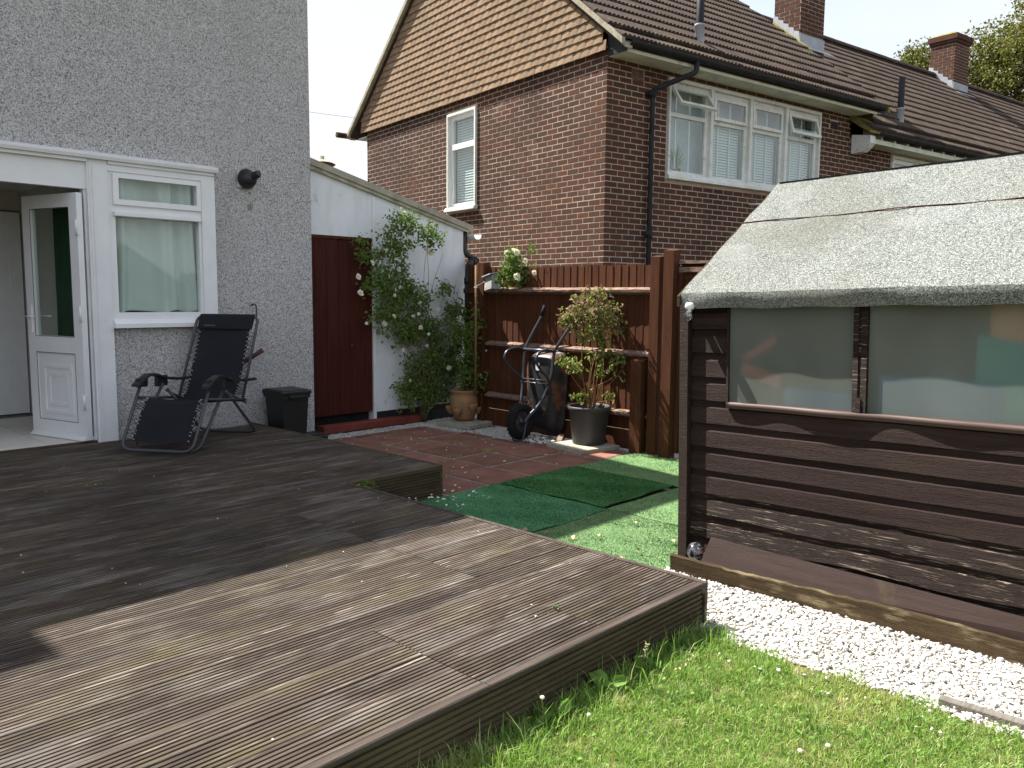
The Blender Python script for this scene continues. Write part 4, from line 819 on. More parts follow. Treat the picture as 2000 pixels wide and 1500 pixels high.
# ---- chimneys
def chimney(c0, c1, d0, d1, zb, zt, roofp, cap=True):
    t = H(hB, 'chimney', m_mortar, lambda b: b.box(c0+.002, d0+.002, zb-.6, c1-.002, d1-.002, zt-.2))
    for (o, u, nn, W) in (((c0, d0), (1, 0), (0, -1), c1-c0), ((c0, d1), (0, -1), (-1, 0), d1-d0), ((c1, d0), (0, 1), (1, 0), d1-d0), ((c1, d1), (-1, 0), (0, 1), c1-c0)): brick_wall(hB, t, o, u, nn, W, zb-.5, zt-.2, start=int(u[0] == 0))
    H(t, 'corbel', m_brick, lambda b: (b.box(c0-.03, d0-.03, zt-.2, c1+.03, d1+.03, zt-.13), b.box(c0-.06, d0-.06, zt-.128, c1+.06, d1+.06, zt-.0)))
    H(t, 'flaunching', m_moss, lambda b: b.add([(c0-.06, d0-.06, zt+.002), (c1+.06, d0-.06, zt+.002), (c1+.06, d1+.06, zt+.002), (c0-.06, d1+.06, zt+.002), (c0+.15, d0+.12, zt+.1), (c1-.15, d0+.12, zt+.1), (c1-.15, d1-.12, zt+.1), (c0+.15, d1-.12, zt+.1)], [(0, 1, 5, 4), (1, 2, 6, 5), (2, 3, 7, 6), (3, 0, 4, 7), (4, 5, 6, 7)]))
    zr = roofp(d0)
    H(t, 'apron', m_lead, lambda b: (b.box(c0-.02, d0-.015, zr-.12, c1+.02, d0-.004, zr+.22), b.add([(c0-.1, d0-.02, zr+.02), (c1+.12, d0-.02, zr+.02), (c1+.16, d0-.2, zr-.1), (c0-.1, d0-.2, zr-.1)], [(0, 1, 2, 3)])))
    n_ = 5
    for k in range(n_):
        d = d0+(d1-d0)*k/n_; z = roofp(d)+.06
        H(t, 'flashing', m_lead, lambda b: b.add([(c0-.012, d, z), (c0-.012, d+(d1-d0)/n_*1.1, z+.02), (c0-.012, d+(d1-d0)/n_*1.1, z+.24), (c0-.012, d+.02, z+.2), (c0-.004, d, z), (c0-.004, d+.1, z)], [(0, 3, 2, 1)]))
chimney(6.07, 6.80, 1.42, 2.0, 5.5, 8.9, lambda d: 4.6+T_*(d+.4)-.02); chimney(14.85, 15.60, 2.9, 3.55, 6.8, 8.28, lambda d: 4.2+T_*(d+.4))
H(hA, 'moss_fillet', m_moss, lambda b: b.add([(5.95, 1.15, 5.86), (6.12, 1.1, 5.80), (6.12, 2.0, 6.5), (5.97, 2.0, 6.53), (6.03, 1.15, 5.92), (6.05, 2.0, 6.6)], [(0, 1, 4), (0, 4, 5, 3), (1, 2, 5, 4), (2, 3, 5)]))
place_bricks(hA); place_bricks(hB)
# ---- windows. local frame: x along wall, -y outside
def win(par, loc, rz, name='window'): return ob(name, None, par, loc, (0, 0, rz))
bw = win(hA, (0, 0, 0), 0)
OP = (1.14, 4.69, 3.06, 4.41)
H(bw, 'outer_frame', m_oldwhite, lambda b: (b.box(1.142, -.03, 3.062, 1.172, .1, 4.408), b.box(4.655, -.03, 3.062, 4.688, .1, 4.408), b.box(1.172, -.035, 4.365, 4.655, .1, 4.408)))
H(bw, 'sill', m_oldwhite, lambda b: b.prism([(-.075, 3.05), (.1, 3.05), (.1, 3.14), (-.03, 3.14), (-.075, 3.085)], 1.12, 4.70, 'x'))
mull = [1.172, 2.03, 2.91, 3.78, 4.655]
for k in (1, 2, 3): H(bw, 'mullion', m_oldwhite, lambda b: (b.box(mull[k]-.03, -.03, 3.141, mull[k]+.03, .1, 4.364),))
for k in range(4):
    a, c = mull[k]+(.031 if k else .001), mull[k+1]-(.031 if k < 3 else .001)
    zt = 4.363; zm = 3.98
    H(bw, 'sash', m_oldwhite, lambda b: (b.box(a, .02, 3.141, a+.035, .08, zt), b.box(c-.075, .02, 3.141, c, .08, zt), b.box(a+.035, .02, 3.141, c-.075, .08, 3.18), b.box(a+.035, .02, zm-.07, c-.075, .08, zm-.015), b.box(a+.035, .02, 4.29, c-.075, .08, zt)))
    H(bw, 'pane', m_glass2, lambda b: b.box(a+.036, .045, 3.181, c-.076, .05, zm-.071))
    op = {0: .62, 3: .28}.get(k, 0.0)
    tl = ob('top_light', None, bw, (0, .018, 4.285), (-op, 0, 0)) if 0 else None
    Ht = 4.288-(zm-.014); mtx_ = Matrix.Translation((0, .016, 4.287)) @ Matrix.Rotation(-op, 4, 'X')
    a2, c2 = a+.02, c-.06
    def tlf(b):
        for bx in ((a2, -.04, -Ht, a2+.045, 0, 0), (c2-.045, -.04, -Ht, c2, 0, 0), (a2+.045, -.04, -Ht, c2-.045, 0, -Ht+.045), (a2+.045, -.04, -.045, c2-.045, 0, 0)): b.box(*bx, mt=mtx_)
    H(bw, 'top_light', m_oldwhite, tlf)
    H(bw, 'pane', m_glass2, lambda b: b.box(a2+.0455, -.022, -Ht+.0455, c2-.0455, -.017, -.0455, mt=mtx_))
    if k in (1, 2, 3):
        for j in range(19):
            zz = 3.19+.04*j+(.0)
            H(bw, 'blind_slat', m_blind, lambda b: b.add([(a+.04, .11, -.017), (c-.08, .11, -.017), (c-.08, .11+.014, .015), (a+.04, .11+.014, .015)], [(0, 1, 2, 3)]), loc=(0, 0, zz))
    for xx in (.28, .62) if k == 0 else (.3, .62): H(bw, 'shutter_stile', m_blind, lambda b: b.box(a+(c-a)*xx-.012, .094, 3.16, a+(c-a)*xx+.012, .106, 4.3))
H(bw, 'net_curtain', M('net_curtain', [(.48, .54, .58), (.58, .64, .68)], rough=.9), lambda b: b.box(1.18, .24, 3.14, 4.65, .245, 4.36))
# spiky houseplant behind the first pane
hp = thing('house_plant', 'spiky houseplant behind the leftmost pane of the four-bay window', 'plant', tuple(MH @ Vector((1.45, .1, 3.2))), -HA)
V = MB()
for k in range(34):
    a = random.uniform(-1.3, 1.3); L_ = random.uniform(.14, .34); s = random.uniform(-.01, .03)
    tip = (math.sin(a)*L_, s, math.cos(a)*L_*1.2+.05); md = (math.sin(a)*L_*.5, s, math.cos(a)*L_*.7+.04)
    V.add([(0, 0, 0), (md[0]-.006, md[1], md[2]), tip, (md[0]+.006, md[1], md[2])], [(0, 1, 2, 3)])
V.build('fronds', m_leafr, hp); MB().lathe([(0, -.06), (.05, -.06), (.065, .02), (.05, .02), (0, .01)], n=12).build('pot', m_terra, hp)
# gable window (faces -c): local x runs towards -d
gwn = win(hA, (0, 3.835, 0), -PI/2)
H(gwn, 'outer_frame', m_oldwhite, lambda b: (b.box(.0, -.04, 2.87, .03, .12, 4.385), b.box(.815, -.04, 2.87, .85, .12, 4.385), b.box(.03, -.04, 4.345, .815, .12, 4.385)))
H(gwn, 'sill', m_oldwhite, lambda b: b.prism([(-.085, 2.80), (.1, 2.80), (.1, 2.868), (-.045, 2.868), (-.085, 2.83)], -.02, .87, 'x'))
H(gwn, 'sash', m_white, lambda b: (b.box(.031, .02, 2.869, .10, .08, 4.344), b.box(.76, .02, 2.869, .814, .08, 4.344), b.box(.10, .02, 2.869, .76, .08, 2.93), b.box(.10, .02, 4.28, .76, .08, 4.344), b.box(.10, .0, 3.80, .76, .08, 3.89)))
H(gwn, 'pane', m_glass2, lambda b: b.box(.101, .045, 2.931, .759, .05, 3.799)); H(gwn, 'pane', m_glass2, lambda b: b.box(.101, .045, 3.891, .759, .05, 4.279))
for j in range(32): H(gwn, 'blind_slat', m_blind, lambda b: b.add([(.1, .10, -.018), (.76, .10, -.018), (.76, .114, .017), (.1, .114, .017)], [(0, 1, 2, 3)]), loc=(0, 0, 2.95+.042*j))
H(gwn, 'room_back', m_inwall, lambda b: b.box(-.5, .5, 2.5, 1.3, .52, 4.5))
H(bw, 'room_back', m_inwall, lambda b: b.box(.6, 1.6, 2.7, 5.3, 1.62, 4.45))
# lower house window
w2 = win(hB, (0, .002, 0), 0)
H(w2, 'frame', m_oldwhite, lambda b: (b.box(6.902, -.03, 2.7, 6.95, .1, 3.978), b.box(9.35, -.03, 2.7, 9.398, .1, 3.978), b.box(6.95, -.03, 3.925, 9.35, .1, 3.978), [b.box(x-.025, -.025, 2.7, x+.025, .1, 3.924) for x in (7.75, 8.55)], b.box(6.86, -.07, 2.62, 9.44, .05, 2.698)))
for a, c in ((6.951, 7.724), (7.776, 8.524), (8.576, 9.349)):
    H(w2, 'sash', m_white, lambda b: (b.box(a, .01, 2.7, a+.06, .07, 3.92), b.box(c-.06, .01, 2.7, c, .07, 3.92), b.box(a+.06, .01, 3.85, c-.06, .07, 3.92), b.box(a+.06, .01, 3.5, c-.06, .07, 3.56)))
    H(w2, 'pane', m_glass2, lambda b: b.box(a+.061, .04, 2.7, c-.061, .045, 3.849))
H(w2, 'net_curtain', m_blind, lambda b: b.box(6.95, .2, 2.7, 9.35, .205, 3.9))
# far roof chimney seen over the lean-to, and the cable
fc = thing('distant_house', 'faraway house whose brown chimney peeps above the lean-to roof', 'house', (11.6, 17.2, 0), -.2)
MB().box(-5, 0, -.1, 4, 6, 2.4).build('wall', m_brick, fc)
MB().add([(-5.2, -.2, 2.4), (4.2, -.2, 2.4), (4.2, 3, 3.6), (-5.2, 3, 3.6), (-5.2, 6.2, 2.4), (4.2, 6.2, 2.4)], [(0, 1, 2, 3), (3, 2, 5, 4), (0, 3, 4), (1, 5, 2), (0, 4, 5, 1)]).build('roof', m_roof, fc)
b = MB(); b.box(-.22, .2, 2.3, .22, .6, 4.55).box(-.26, .16, 4.551, .26, .64, 4.60); fch = b.build('chimney', m_brick, fc)
MB().lathe([(.3, 0), (.2, .06), (.07, .1), (.07, .17), (.05, .17), (0, .1)], n=14).build('chimney_pot', m_conc, fch, loc=(0, .4, 4.622))
cb = thing('overhead_cable', 'thin overhead cable crossing the pale sky beside the brick house', 'cable', (0, 0, 0))
pc = [Vector((9.2, 19.5, 6.2)), Vector((12.0, 16.6, 5.62)), Vector((16, 12.4, 5.3))]
MB().tube(smooth_path(pc, 8), .004, 5).build('wire', m_black, cb)

# ================================================================== FENCES
f1 = thing('timber_fence', 'red-brown close-board fence behind the wheelbarrow, with three pale worn rails', 'fence', (6.44, 4.20, -.05), -.045)
def part(par, name, mat, fn, **kw):
    b = MB(); fn(b); return b.build(name, mat, par, **kw)
def fe_board(par, y, zt, wd=.108, z0=.19, x=.05, mat=None):
    k = random.uniform(-.004, .004); zt += random.uniform(-.012, .012); j = random.uniform(-.02, .02)
    part(par, 'board', mat or m_fence, lambda b: b.add([(x, y, z0), (x+.007, y+wd, z0), (x+.022, y+wd, z0), (x+.016, y, z0), (x, y, zt), (x+.007+k*.4, y+wd, zt+j*.5), (x+.022, y+wd, zt+j*.5), (x+.016, y, zt)],
         [(0, 3, 2, 1), (4, 5, 6, 7), (0, 1, 5, 4), (1, 2, 6, 5), (2, 3, 7, 6), (3, 0, 4, 7)]))
y = .07
while y < 2.44: fe_board(f1, y, 1.785 if y < 2.2 else 1.80); y += .094
for zz in (1.535, .935, .35):
    def rl(b):
        N = 26; V = []
        for i in range(N+1):
            yy = .06+2.36*i/N; w_ = random.uniform(-.004, .004); h_ = random.uniform(-.005, .005)
            V += [(-.022+w_, yy, zz+.006+h_), (.05, yy, zz+.03+h_*.5), (.05, yy, zz-.04), (-.018+w_, yy, zz-.016)]
        F = [(i*4+k, i*4+(k+1) % 4, i*4+4+(k+1) % 4, i*4+4+k) for i in range(N) for k in range(4)]
        b.add(V, F+[(3, 2, 1, 0), (N*4, N*4+1, N*4+2, N*4+3)])
    part(f1, 'rail', m_rail, rl)
part(f1, 'gravel_board', m_fence, lambda b: b.box(.03, .06, .0, .055, 2.44, .185))
def post(par, x, y, s, h, name='post', rz=0.):
    q = s/2
    part(par, name, m_fence, lambda b: b.add([(-q, -q, -.05), (q, -q, -.05), (q, q, -.05), (-q, q, -.05), (-q, -q, h-.02), (q, -q, h-.008), (q, q, h), (-q, q, h-.015)], [(0, 1, 5, 4), (1, 2, 6, 5), (2, 3, 7, 6), (3, 0, 4, 7), (4, 5, 6, 7)]), loc=(x, y, 0), rot=(0, 0, rz))
post(f1, -.02, .045, .10, 1.86); post(f1, .03, 2.5, .10, 1.86)
post(f1, -.065, .20, .115, .90, 'spur_post', .1)
f3 = thing('timber_fence', 'lap-panel fence of horizontal boards glimpsed between its tall post and the shed', 'fence', (6.42, 4.08, -.05), -.01)
post(f3, -.03, -.0, .105, 1.91)
for k in range(13):
    z = .05+.132*k; part(f3, 'board', m_fence, lambda b: b.add([(.02, -3.6, z), (.02, -.06, z+random.uniform(-.006, .006)), (.04, -.06, z+.155), (.04, -3.6, z+.155), (.032, -3.6, z), (.032, -.06, z), (.05, -.06, z+.155), (.05, -3.6, z+.155)], [(0, 3, 2, 1), (4, 5, 6, 7), (0, 1, 5, 4), (2, 3, 7, 6), (1, 2, 6, 5), (3, 0, 4, 7)]))
part(f3, 'capping', m_rail, lambda b: (b.box(-.01, -3.6, 1.775, .07, -.06, 1.80), b.box(-.004, -3.6, 1.70, .018, -.06, 1.745)))
part(f3, 'batten', m_fence, lambda b: b.box(-.012, -.1, .05, .018, -.062, 1.699))
f2 = thing('timber_fence', 'short dark fence section filling the corner beside the drainpipe', 'fence', (6.58, 6.72, -.05), -.52)
y = 0
while y < .72: fe_board(f2, y, 1.84, x=.0); y += .094
part(f2, 'rail', m_fence, lambda b: (b.box(-.04, 0, 1.5, .0, .75, 1.56), b.box(-.04, 0, .9, .0, .75, .96)))

# ================================================================== SHED
sdv = Vector((.036, .999, -.026)).normalized(); sn = sdv.cross(Vector((0, 0, 1))).normalized(); su = sn.cross(sdv)
MS = Matrix(((sn.x, sdv.x, su.x, 3.80), (sn.y, sdv.y, su.y, 2.33), (sn.z, sdv.z, su.z, 0), (0, 0, 0, 1)))
sh = thing('garden_shed', 'dark brown timber shed with grey-green felt roof, leaning slightly', 'shed'); sh.matrix_world = MS
SL = 2.55
def S_(name, mat, fn, parent=None, **kw):
    b = MB(); fn(b); return b.build(name, mat, parent or sh, **kw)
SP = .1235
def shiplap(y0, y1, z, mat, name='board', rough=0):
    N = max(2, int((y1-y0)/.05)); V = []
    pr = [(0, .0), (0, .083), (.012, .0915), (.0145, .098), (.0145, .122), (.032, .122), (.032, 0)]
    for i in range(N+1):
        yy = y0+(y1-y0)*i/N; q = rough*math.sin(yy*3.1+z*40)*.5+rough*random.uniform(-1, 1)*.5
        ed = rough*1.2*math.sin(yy*7+z*13)
        V += [(x-(q*.5 if k in (0, 1) else 0), yy, z+zz+(ed if k == 0 else 0)+(q if k in (1, 2) else 0)) for k, (x, zz) in enumerate(pr)]
    m = len(pr); F = [(i*m+k, i*m+(k+1) % m, i*m+m+(k+1) % m, i*m+m+k) for i in range(N) for k in range(m)]+[tuple(range(m)), tuple(N*m+k for k in range(m-1, -1, -1))]
    return S_(name, mat, lambda b: b.add(V, F))
for k in range(7):
    z = .024+SP*k; worn = k < 3
    shiplap(-SL, -.072, z, m_shedworn if worn else m_shed, rough=.007 if worn and k < 2 else (.004 if worn else .0012))
for k in range(7, 11): shiplap(-.292, -.072, .024+SP*k, m_shed, rough=.001)
S_('corner_post', m_shed, lambda b: b.add([(-.032, -.07, .0), (.045, -.07, .0), (.045, -.012, .0), (-.032, -.018, .0), (-.028, -.066, 1.40), (.045, -.066, 1.40), (.045, -.012, 1.40), (-.028, -.016, 1.40)], [(0, 1, 5, 4), (1, 2, 6, 5), (2, 3, 7, 6), (3, 0, 4, 7), (4, 5, 6, 7)]))
S_('carcass', m_shed, lambda b: (b.box(.05, -.05, .0, 1.9, -.02, 1.42), b.add([(.0, -.05, 1.42), (1.95, -.05, 1.42), (.92, -.05, 2.05), (.0, -.02, 1.42), (1.95, -.02, 1.42), (.92, -.02, 2.05)], [(0, 1, 2), (5, 4, 3), (0, 2, 5, 3), (1, 4, 5, 2)]), b.box(1.88, -SL, 0, 1.9, -.05, 1.42), b.box(.05, -SL-.02, 0, 1.9, -SL, 1.42), b.box(.035, -SL, .02, 1.88, -.05, .05)))
sw = ob('window', None, sh)
S_('pane', m_film, lambda b: b.add([(.008, -.934, .885), (.008, -.296, .885), (.008, -.296, 1.42), (.008, -.934, 1.42)], [(0, 1, 2, 3)]), sw); S_('pane', m_film, lambda b: b.add([(.008, -1.68, .885), (.008, -.999, .885), (.008, -.999, 1.42), (.008, -1.68, 1.42)], [(0, 1, 2, 3)]), sw); S_('pane', m_film, lambda b: b.add([(.008, -2.3, .885), (.008, -1.74, .885), (.008, -1.74, 1.42), (.008, -2.3, 1.42)], [(0, 1, 2, 3)]), sw)
S_('mullion', m_shedworn, lambda b: (b.box(-.012, -.998, .862, .04, -.972, 1.42), b.box(-.006, -.9715, .862, .04, -.9595, 1.42), b.box(-.012, -.959, .862, .04, -.935, 1.42), b.box(-.016, -.975, .862, -.0065, -.955, .955)), sw)
S_('mullion', m_shed, lambda b: b.box(-.012, -1.735, .862, .04, -1.685, 1.42), sw)
S_('jamb', m_shed, lambda b: b.box(-.006, -.296, .872, .04, -.284, 1.42), sw)
S_('end_panel', m_shed, lambda b: b.box(-.006, -2.55, .86, .04, -2.3005, 1.42))
def wavy_sill(b):
    N = 90; V = []
    for i in range(N+1):
        yy = -.29-(SL-.3)*i/N; w_ = -.016-.006*math.sin(yy*13)-.006*math.sin(yy*7.3+1)
        V += [(w_, yy, .857), (w_-.002, yy, .8855), (.02, yy, .893), (.02, yy, .857)]
    b.add(V, [(i*4+k, i*4+(k+1) % 4, i*4+4+(k+1) % 4, i*4+4+k) for i in range(N) for k in range(4)]+[(0, 1, 2, 3)], True)
S_('sill_strip', M('brown_plastic_strip', [(.06, .036, .03), (.07, .045, .038)], rough=.5, spec=.25), wavy_sill, sw)
# felt roof: slope sheets with a wavy turned-down skirt
SX, SZ, PT = -.068, 1.449, math.radians(33)
def felt(b, s0, s1, lift, y0=-.05, y1=-SL-.15, skirt=False, ny=120, ns=14, th=.006):
    def pt(s, yy):
        w1 = .0022*math.sin(yy*4+s*3)+.001*math.sin(yy*15+s*13)
        return (SX+s*math.cos(PT)-w1*math.sin(PT)*0, yy+.006*math.sin(s*17), SZ+s*math.sin(PT)+lift+w1)
    V = []; rows = [('s', s0+(s1-s0)*j/ns) for j in range(ns+1)]
    if skirt: rows = [('k', q) for q in (1., .8, .6, .4, .2, .0)]
    for kind, q in rows:
        for i in range(ny+1):
            yy = y0+(y1-y0)*i/ny
            if kind == 's':
                e = .006*math.sin(yy*5)+.004*math.sin(yy*23) if (s0 > 0 and q == s0) else 0
                V.append(pt(q+e, yy))
            else:
                a = pt(s0, yy); wob = (.007*math.sin(yy*11)+.005*math.sin(yy*19+2)+.004*math.sin(yy*4.3))*q
                V.append((a[0]-.003*min(1, q*8)+.02*q*q+wob*.8, yy, a[2]-.079*q+.002*math.sin(yy*15)*q))
    m = ny+1; n_ = len(rows)
    b.add(V, [(j*m+i, j*m+i+1, (j+1)*m+i+1, (j+1)*m+i) for j in range(n_-1) for i in range(ny)], True)
rf = S_('roof', m_felt, lambda b: felt(b, 0, 1.22, 0)); S_('felt_skirt', m_felt, lambda b: felt(b, 0, 1.22, 0, skirt=True), rf)
S_('felt_sheet', m_felt, lambda b: (felt(b, .735, 1.225, .0025), b.add([(SX+1.2*math.cos(PT), -.05, SZ+1.2*math.sin(PT)+.016), (SX+1.2*math.cos(PT), -SL-.15, SZ+1.2*math.sin(PT)+.016), (SX+1.26*math.cos(PT), -SL-.15, SZ+1.2*math.sin(PT)+.016), (SX+1.26*math.cos(PT), -.05, SZ+1.2*math.sin(PT)+.016)], [(0, 1, 2, 3)])), rf)
S_('felt_sheet', m_felt, lambda b: b.add([(SX+1.22*math.cos(PT), -.05, SZ+1.22*math.sin(PT)), (SX+1.22*math.cos(PT), -SL-.15, SZ+1.22*math.sin(PT)), (SX+2.44*math.cos(PT), -SL-.15, SZ), (SX+2.44*math.cos(PT), -.05, SZ)], [(0, 1, 2, 3)]), rf)
S_('seam', m_redwood, lambda b: b.tube([(SX+(.735+.006*math.sin(yy*5)+.004*math.sin(yy*23))*math.cos(PT)-.002, yy, SZ+.735*math.sin(PT)+.003+.004*math.sin(yy*9+3.67)+.003*math.sin(yy*5)*.5) for yy in np.linspace(-.05, -SL-.15, 90)], .0028, 4), rf)
S_('barge_board', m_plank, lambda b: (b.add([(SX-.01, -.046, SZ-.015), (SX+1.22*math.cos(PT), -.046, SZ+1.22*math.sin(PT)-.015), (SX+1.22*math.cos(PT), -.046, SZ+1.22*math.sin(PT)-.075), (SX-.01, -.046, SZ-.07), (SX-.01, -.03, SZ-.015), (SX+1.22*math.cos(PT), -.03, SZ+1.22*math.sin(PT)-.015), (SX+1.22*math.cos(PT), -.03, SZ+1.22*math.sin(PT)-.075), (SX-.01, -.03, SZ-.07)], [(0, 1, 2, 3), (7, 6, 5, 4), (0, 4, 5, 1), (3, 2, 6, 7), (0, 3, 7, 4)])))
S_('eaves_rail', m_shed, lambda b: b.box(-.03, -SL, 1.385, .04, -.075, 1.425))
def wt(x, y, z): return tuple(MS @ Vector((x, y, z)))
rzs = -math.atan2(sdv.x, sdv.y)
# things on and in front of the shed
lb = thing('leaning_board', 'long smooth dark brown board propped along the foot of the shed', 'board'); lb.matrix_world = MS
def lbd(b):
    y0, y1 = -.235, -SL; 
    b.add([(-.115, y0+.03, .03), (-.028, y1, -.06), (-.018, y1, .09), (-.05, y0, .178), (-.103, y0+.03, .026), (-.016, y1, -.064), (-.006, y1, .086), (-.038, y0, .174)], [(0, 1, 2, 3), (7, 6, 5, 4), (0, 3, 7, 4), (3, 2, 6, 7), (0, 4, 5, 1)])
S_('plank', M('smooth_dark_board', [(.03, .018, .015), (.045, .028, .024)], ns=4, sc_=(10, .6, 10), rough=.6, bump=.2, bs=9, bsc=(30, 1, 30), spec=.15, layers=[((.25, .2, .16), 12, .7, .75, .5, (2, 1, 4)), ((.1, .085, .04), 3, .62, .75, .5)]), lbd, lb)
bp = thing('edging_plank', 'mossy half-rotten plank on edge between the gravel and the shed', 'plank', (3.63, 2.25, 0), 0)
def bpf(b):
    N = 40; V = []
    for i in range(N+1):
        yy = .02-1.66*i/N; w_ = .004*math.sin(yy*6); h_ = .004*math.sin(yy*4.1)+.003*random.uniform(-1, 1)
        x = .012 ; tp_ = -.01+.05*(i/N); V += [(x-.012+w_, yy, -.05), (x-.012+w_*.5+tp_, yy, .074+h_), (x+.012+tp_, yy, .078+h_), (x+.012, yy, -.05)]
    b.add(V, [(i*4+k, i*4+(k+1) % 4, i*4+4+(k+1) % 4, i*4+4+k) for i in range(N) for k in range(4)]+[(0, 1, 2, 3), (N*4+3, N*4+2, N*4+1, N*4)])
part(bp, 'timber', m_plank, bpf)
bp2 = thing('edging_plank', 'second short edging plank continuing past the right end of the mossy one', 'plank', (3.655, .58, 0), 0)
part(bp2, 'timber', m_plank, lambda b: b.bbox(-.9, .0, -.05, .0, .028, .052, .004), rot=(0, 0, PI/2))
ed = thing('lawn_edging', 'grey wooden edging strip sunk between the lawn and the gravel', 'edging', (3.09, .80, 0), .03)
part(ed, 'timber', m_conc if 0 else M('grey_edging_wood', [(.11, .1, .085), (.19, .17, .15)], ns=4, sc_=(12, 1, 12), rough=.9, bump=.4, bs=9), lambda b: b.bbox(-.6, -.02, -.04, 0, .02, .016, .004), rot=(0, 0, PI/2))
bl = thing('black_ball', 'shiny speckled black ball wedged at the foot of the shed corner post', 'ball', (3.735, 2.185, .088))
n_ = 20; b = MB(); b.lathe([(.048*math.sin(a), -.048*math.cos(a)) for a in np.linspace(0, PI, 12)], n=20); b.build('ball', M('speckled_black_stone', [(.01, .01, .012), (.03, .03, .035)], rough=.12, spec=.8, vor=(60, [(.01, .01, .012), (.02, .02, .022), (.4, .4, .42)], .5)), bl)
br_ = thing('brick_fragment', 'broken red-brown brick piece beside the shiny black ball', 'brick', (3.745, 2.09, .05))
b = MB(); b.bbox(-.03, -.03, -.05, .03, .04, .05, .006); b.build('block', m_redstep, br_)
lbulb = thing('light_bulb', 'clear light bulb in a white holder hanging from the corner of the shed eaves', 'light bulb', wt(-.075, -.105, 1.335))
b = MB(); prof = [(0, -.036)]+[(.028*math.sin(a), -.008-.028*math.cos(a)) for a in np.linspace(.25, 2.3, 10)]+[(.014, .022), (.013, .03)]; b.lathe(prof, n=18); b.build('glass_bulb', m_bulb, lbulb)
b = MB(); b.lathe([(0, .028), (.015, .028), (.02, .031), (.024, .04), (.024, .05), (.018, .062), (0, .064)], n=16); b.build('holder', m_white, lbulb)
b = MB(); b.tube([(0, 0, .028), (.0, .004, .01), (.006, 0, -.004), (-.006, 0, -.004), (0, -.004, .01)], .0012, 4).lathe([(.013, .015), (.013, .03)], n=12); b.build('filament', m_metalw, lbulb)
# contents seen dimly through the panes
def inside(name, label, cat, mat, fn, x, y, z, rz=0):
    t = thing(name, label, cat, wt(x, y, z), rzs+rz); b = MB(); fn(b); b.build('body', mat, t); return t
inside('storage_crate', 'blurred blue crate behind the dirty left shed pane', 'crate', m_blue, lambda b: b.bbox(-.15, -.2, .0, .15, .2, .25, .01), .17, -.78, .72)
inside('storage_crate', 'blurred blue crate behind the middle of the right shed pane', 'crate', m_blue, lambda b: b.bbox(-.15, -.25, .0, .15, .25, .3, .01), .18, -1.28, .75)
inside('plastic_sheet', 'turquoise shape behind the far right end of the shed window', 'sheet', m_teal, lambda b: b.prism([(-.22, 0), (.3, -.05), (.3, .38), (-.16, .30)], 0, .02, 'x'), .04, -1.72, .86)
inside('watering_can', 'orange-brown shape in the upper right corner of the shed window', 'can', m_orange, lambda b: b.prism([(-.2, 0), (.16, .05), (.16, .2), (-.2, .2)], 0, .03, 'x').lathe([(.0, -.2), (.05, -.2), (.05, -.02), (0, -.02)], cx=.0, cy=-.1, n=12), .05, -1.63, 1.17)
fl = thing('hanging_cloth', 'faded red and dark striped cloth inside the left shed pane', 'cloth', wt(.035, -.50, 1.0), rzs)
b = MB(); b.prism([(.12, .1), (-.02, .19), (-.02, .24), (.17, .11)], 0, .004, 'x').prism([(.17, .03), (-.05, -.03), (-.05, .03), (.15, .09)], 0, .004, 'x'); b.build('red_stripe', m_redcloth, fl)
b = MB(); b.prism([(.0, .09), (-.1, .06), (-.1, .16), ], 0, .004, 'x').prism([(.12, -.02), (-.04, -.09), (-.04, -.05)], 0, .004, 'x'); b.build('dark_stripe', m_blackpaint, fl)

# ================================================================== RECLINER
ca, sa = math.cos(math.radians(34)), math.sin(math.radians(34))
rc = thing('reclining_chair', 'dark grey folding mesh garden recliner on the deck beside the back door', 'recliner', (3.48, 6.81, ZD+.004))
rc.matrix_world = Matrix(((sa, -ca, 0, 3.48), (-ca, -sa, 0, 6.81), (0, 0, 1, ZD+.004), (0, 0, 0, 1)))   # local x to the right side, y forward
W2 = .30; R_ = .0125
part(rc, 'leg_frame', m_tube, lambda b: b.tube(round_path([(-W2+.02, .5, .49), (-W2+.02, .93, .014), (W2-.02, .93, .014), (W2-.02, .5, .49)], .09, 6), R_, 10), label='front leg loop')
part(rc, 'leg_frame', m_tube, lambda b: b.tube(round_path([(-W2+.035, .46, .44), (-W2+.035, -.05, .013), (W2-.035, -.05, .013), (W2-.035, .46, .44)], .07, 6), R_, 10), label='rear leg loop')
part(rc, 'footrest_frame', m_tube, lambda b: b.tube(round_path([(-W2, .76, .53), (-W2, 1.055, .035), (W2, 1.055, .035), (W2, .76, .53)], .09, 6), R_, 10))
part(rc, 'back_frame', m_tube, lambda b: b.tube(round_path([(-W2+.005, .25, .33), (-W2+.01, -.09, 1.035), (W2-.01, -.09, 1.035), (W2-.005, .25, .33)], .06, 6), R_, 10))
for s in (-1, 1): part(rc, 'seat_rail', m_tube, lambda b: b.tube([(s*W2*.98, .19, .335), (s*W2*.98, .80, .41)], R_*.9, 8))
part(rc, 'cross_bar', m_tube, lambda b: b.tube([(-W2, .22, .33), (W2, .22, .33)], R_*.9, 8))
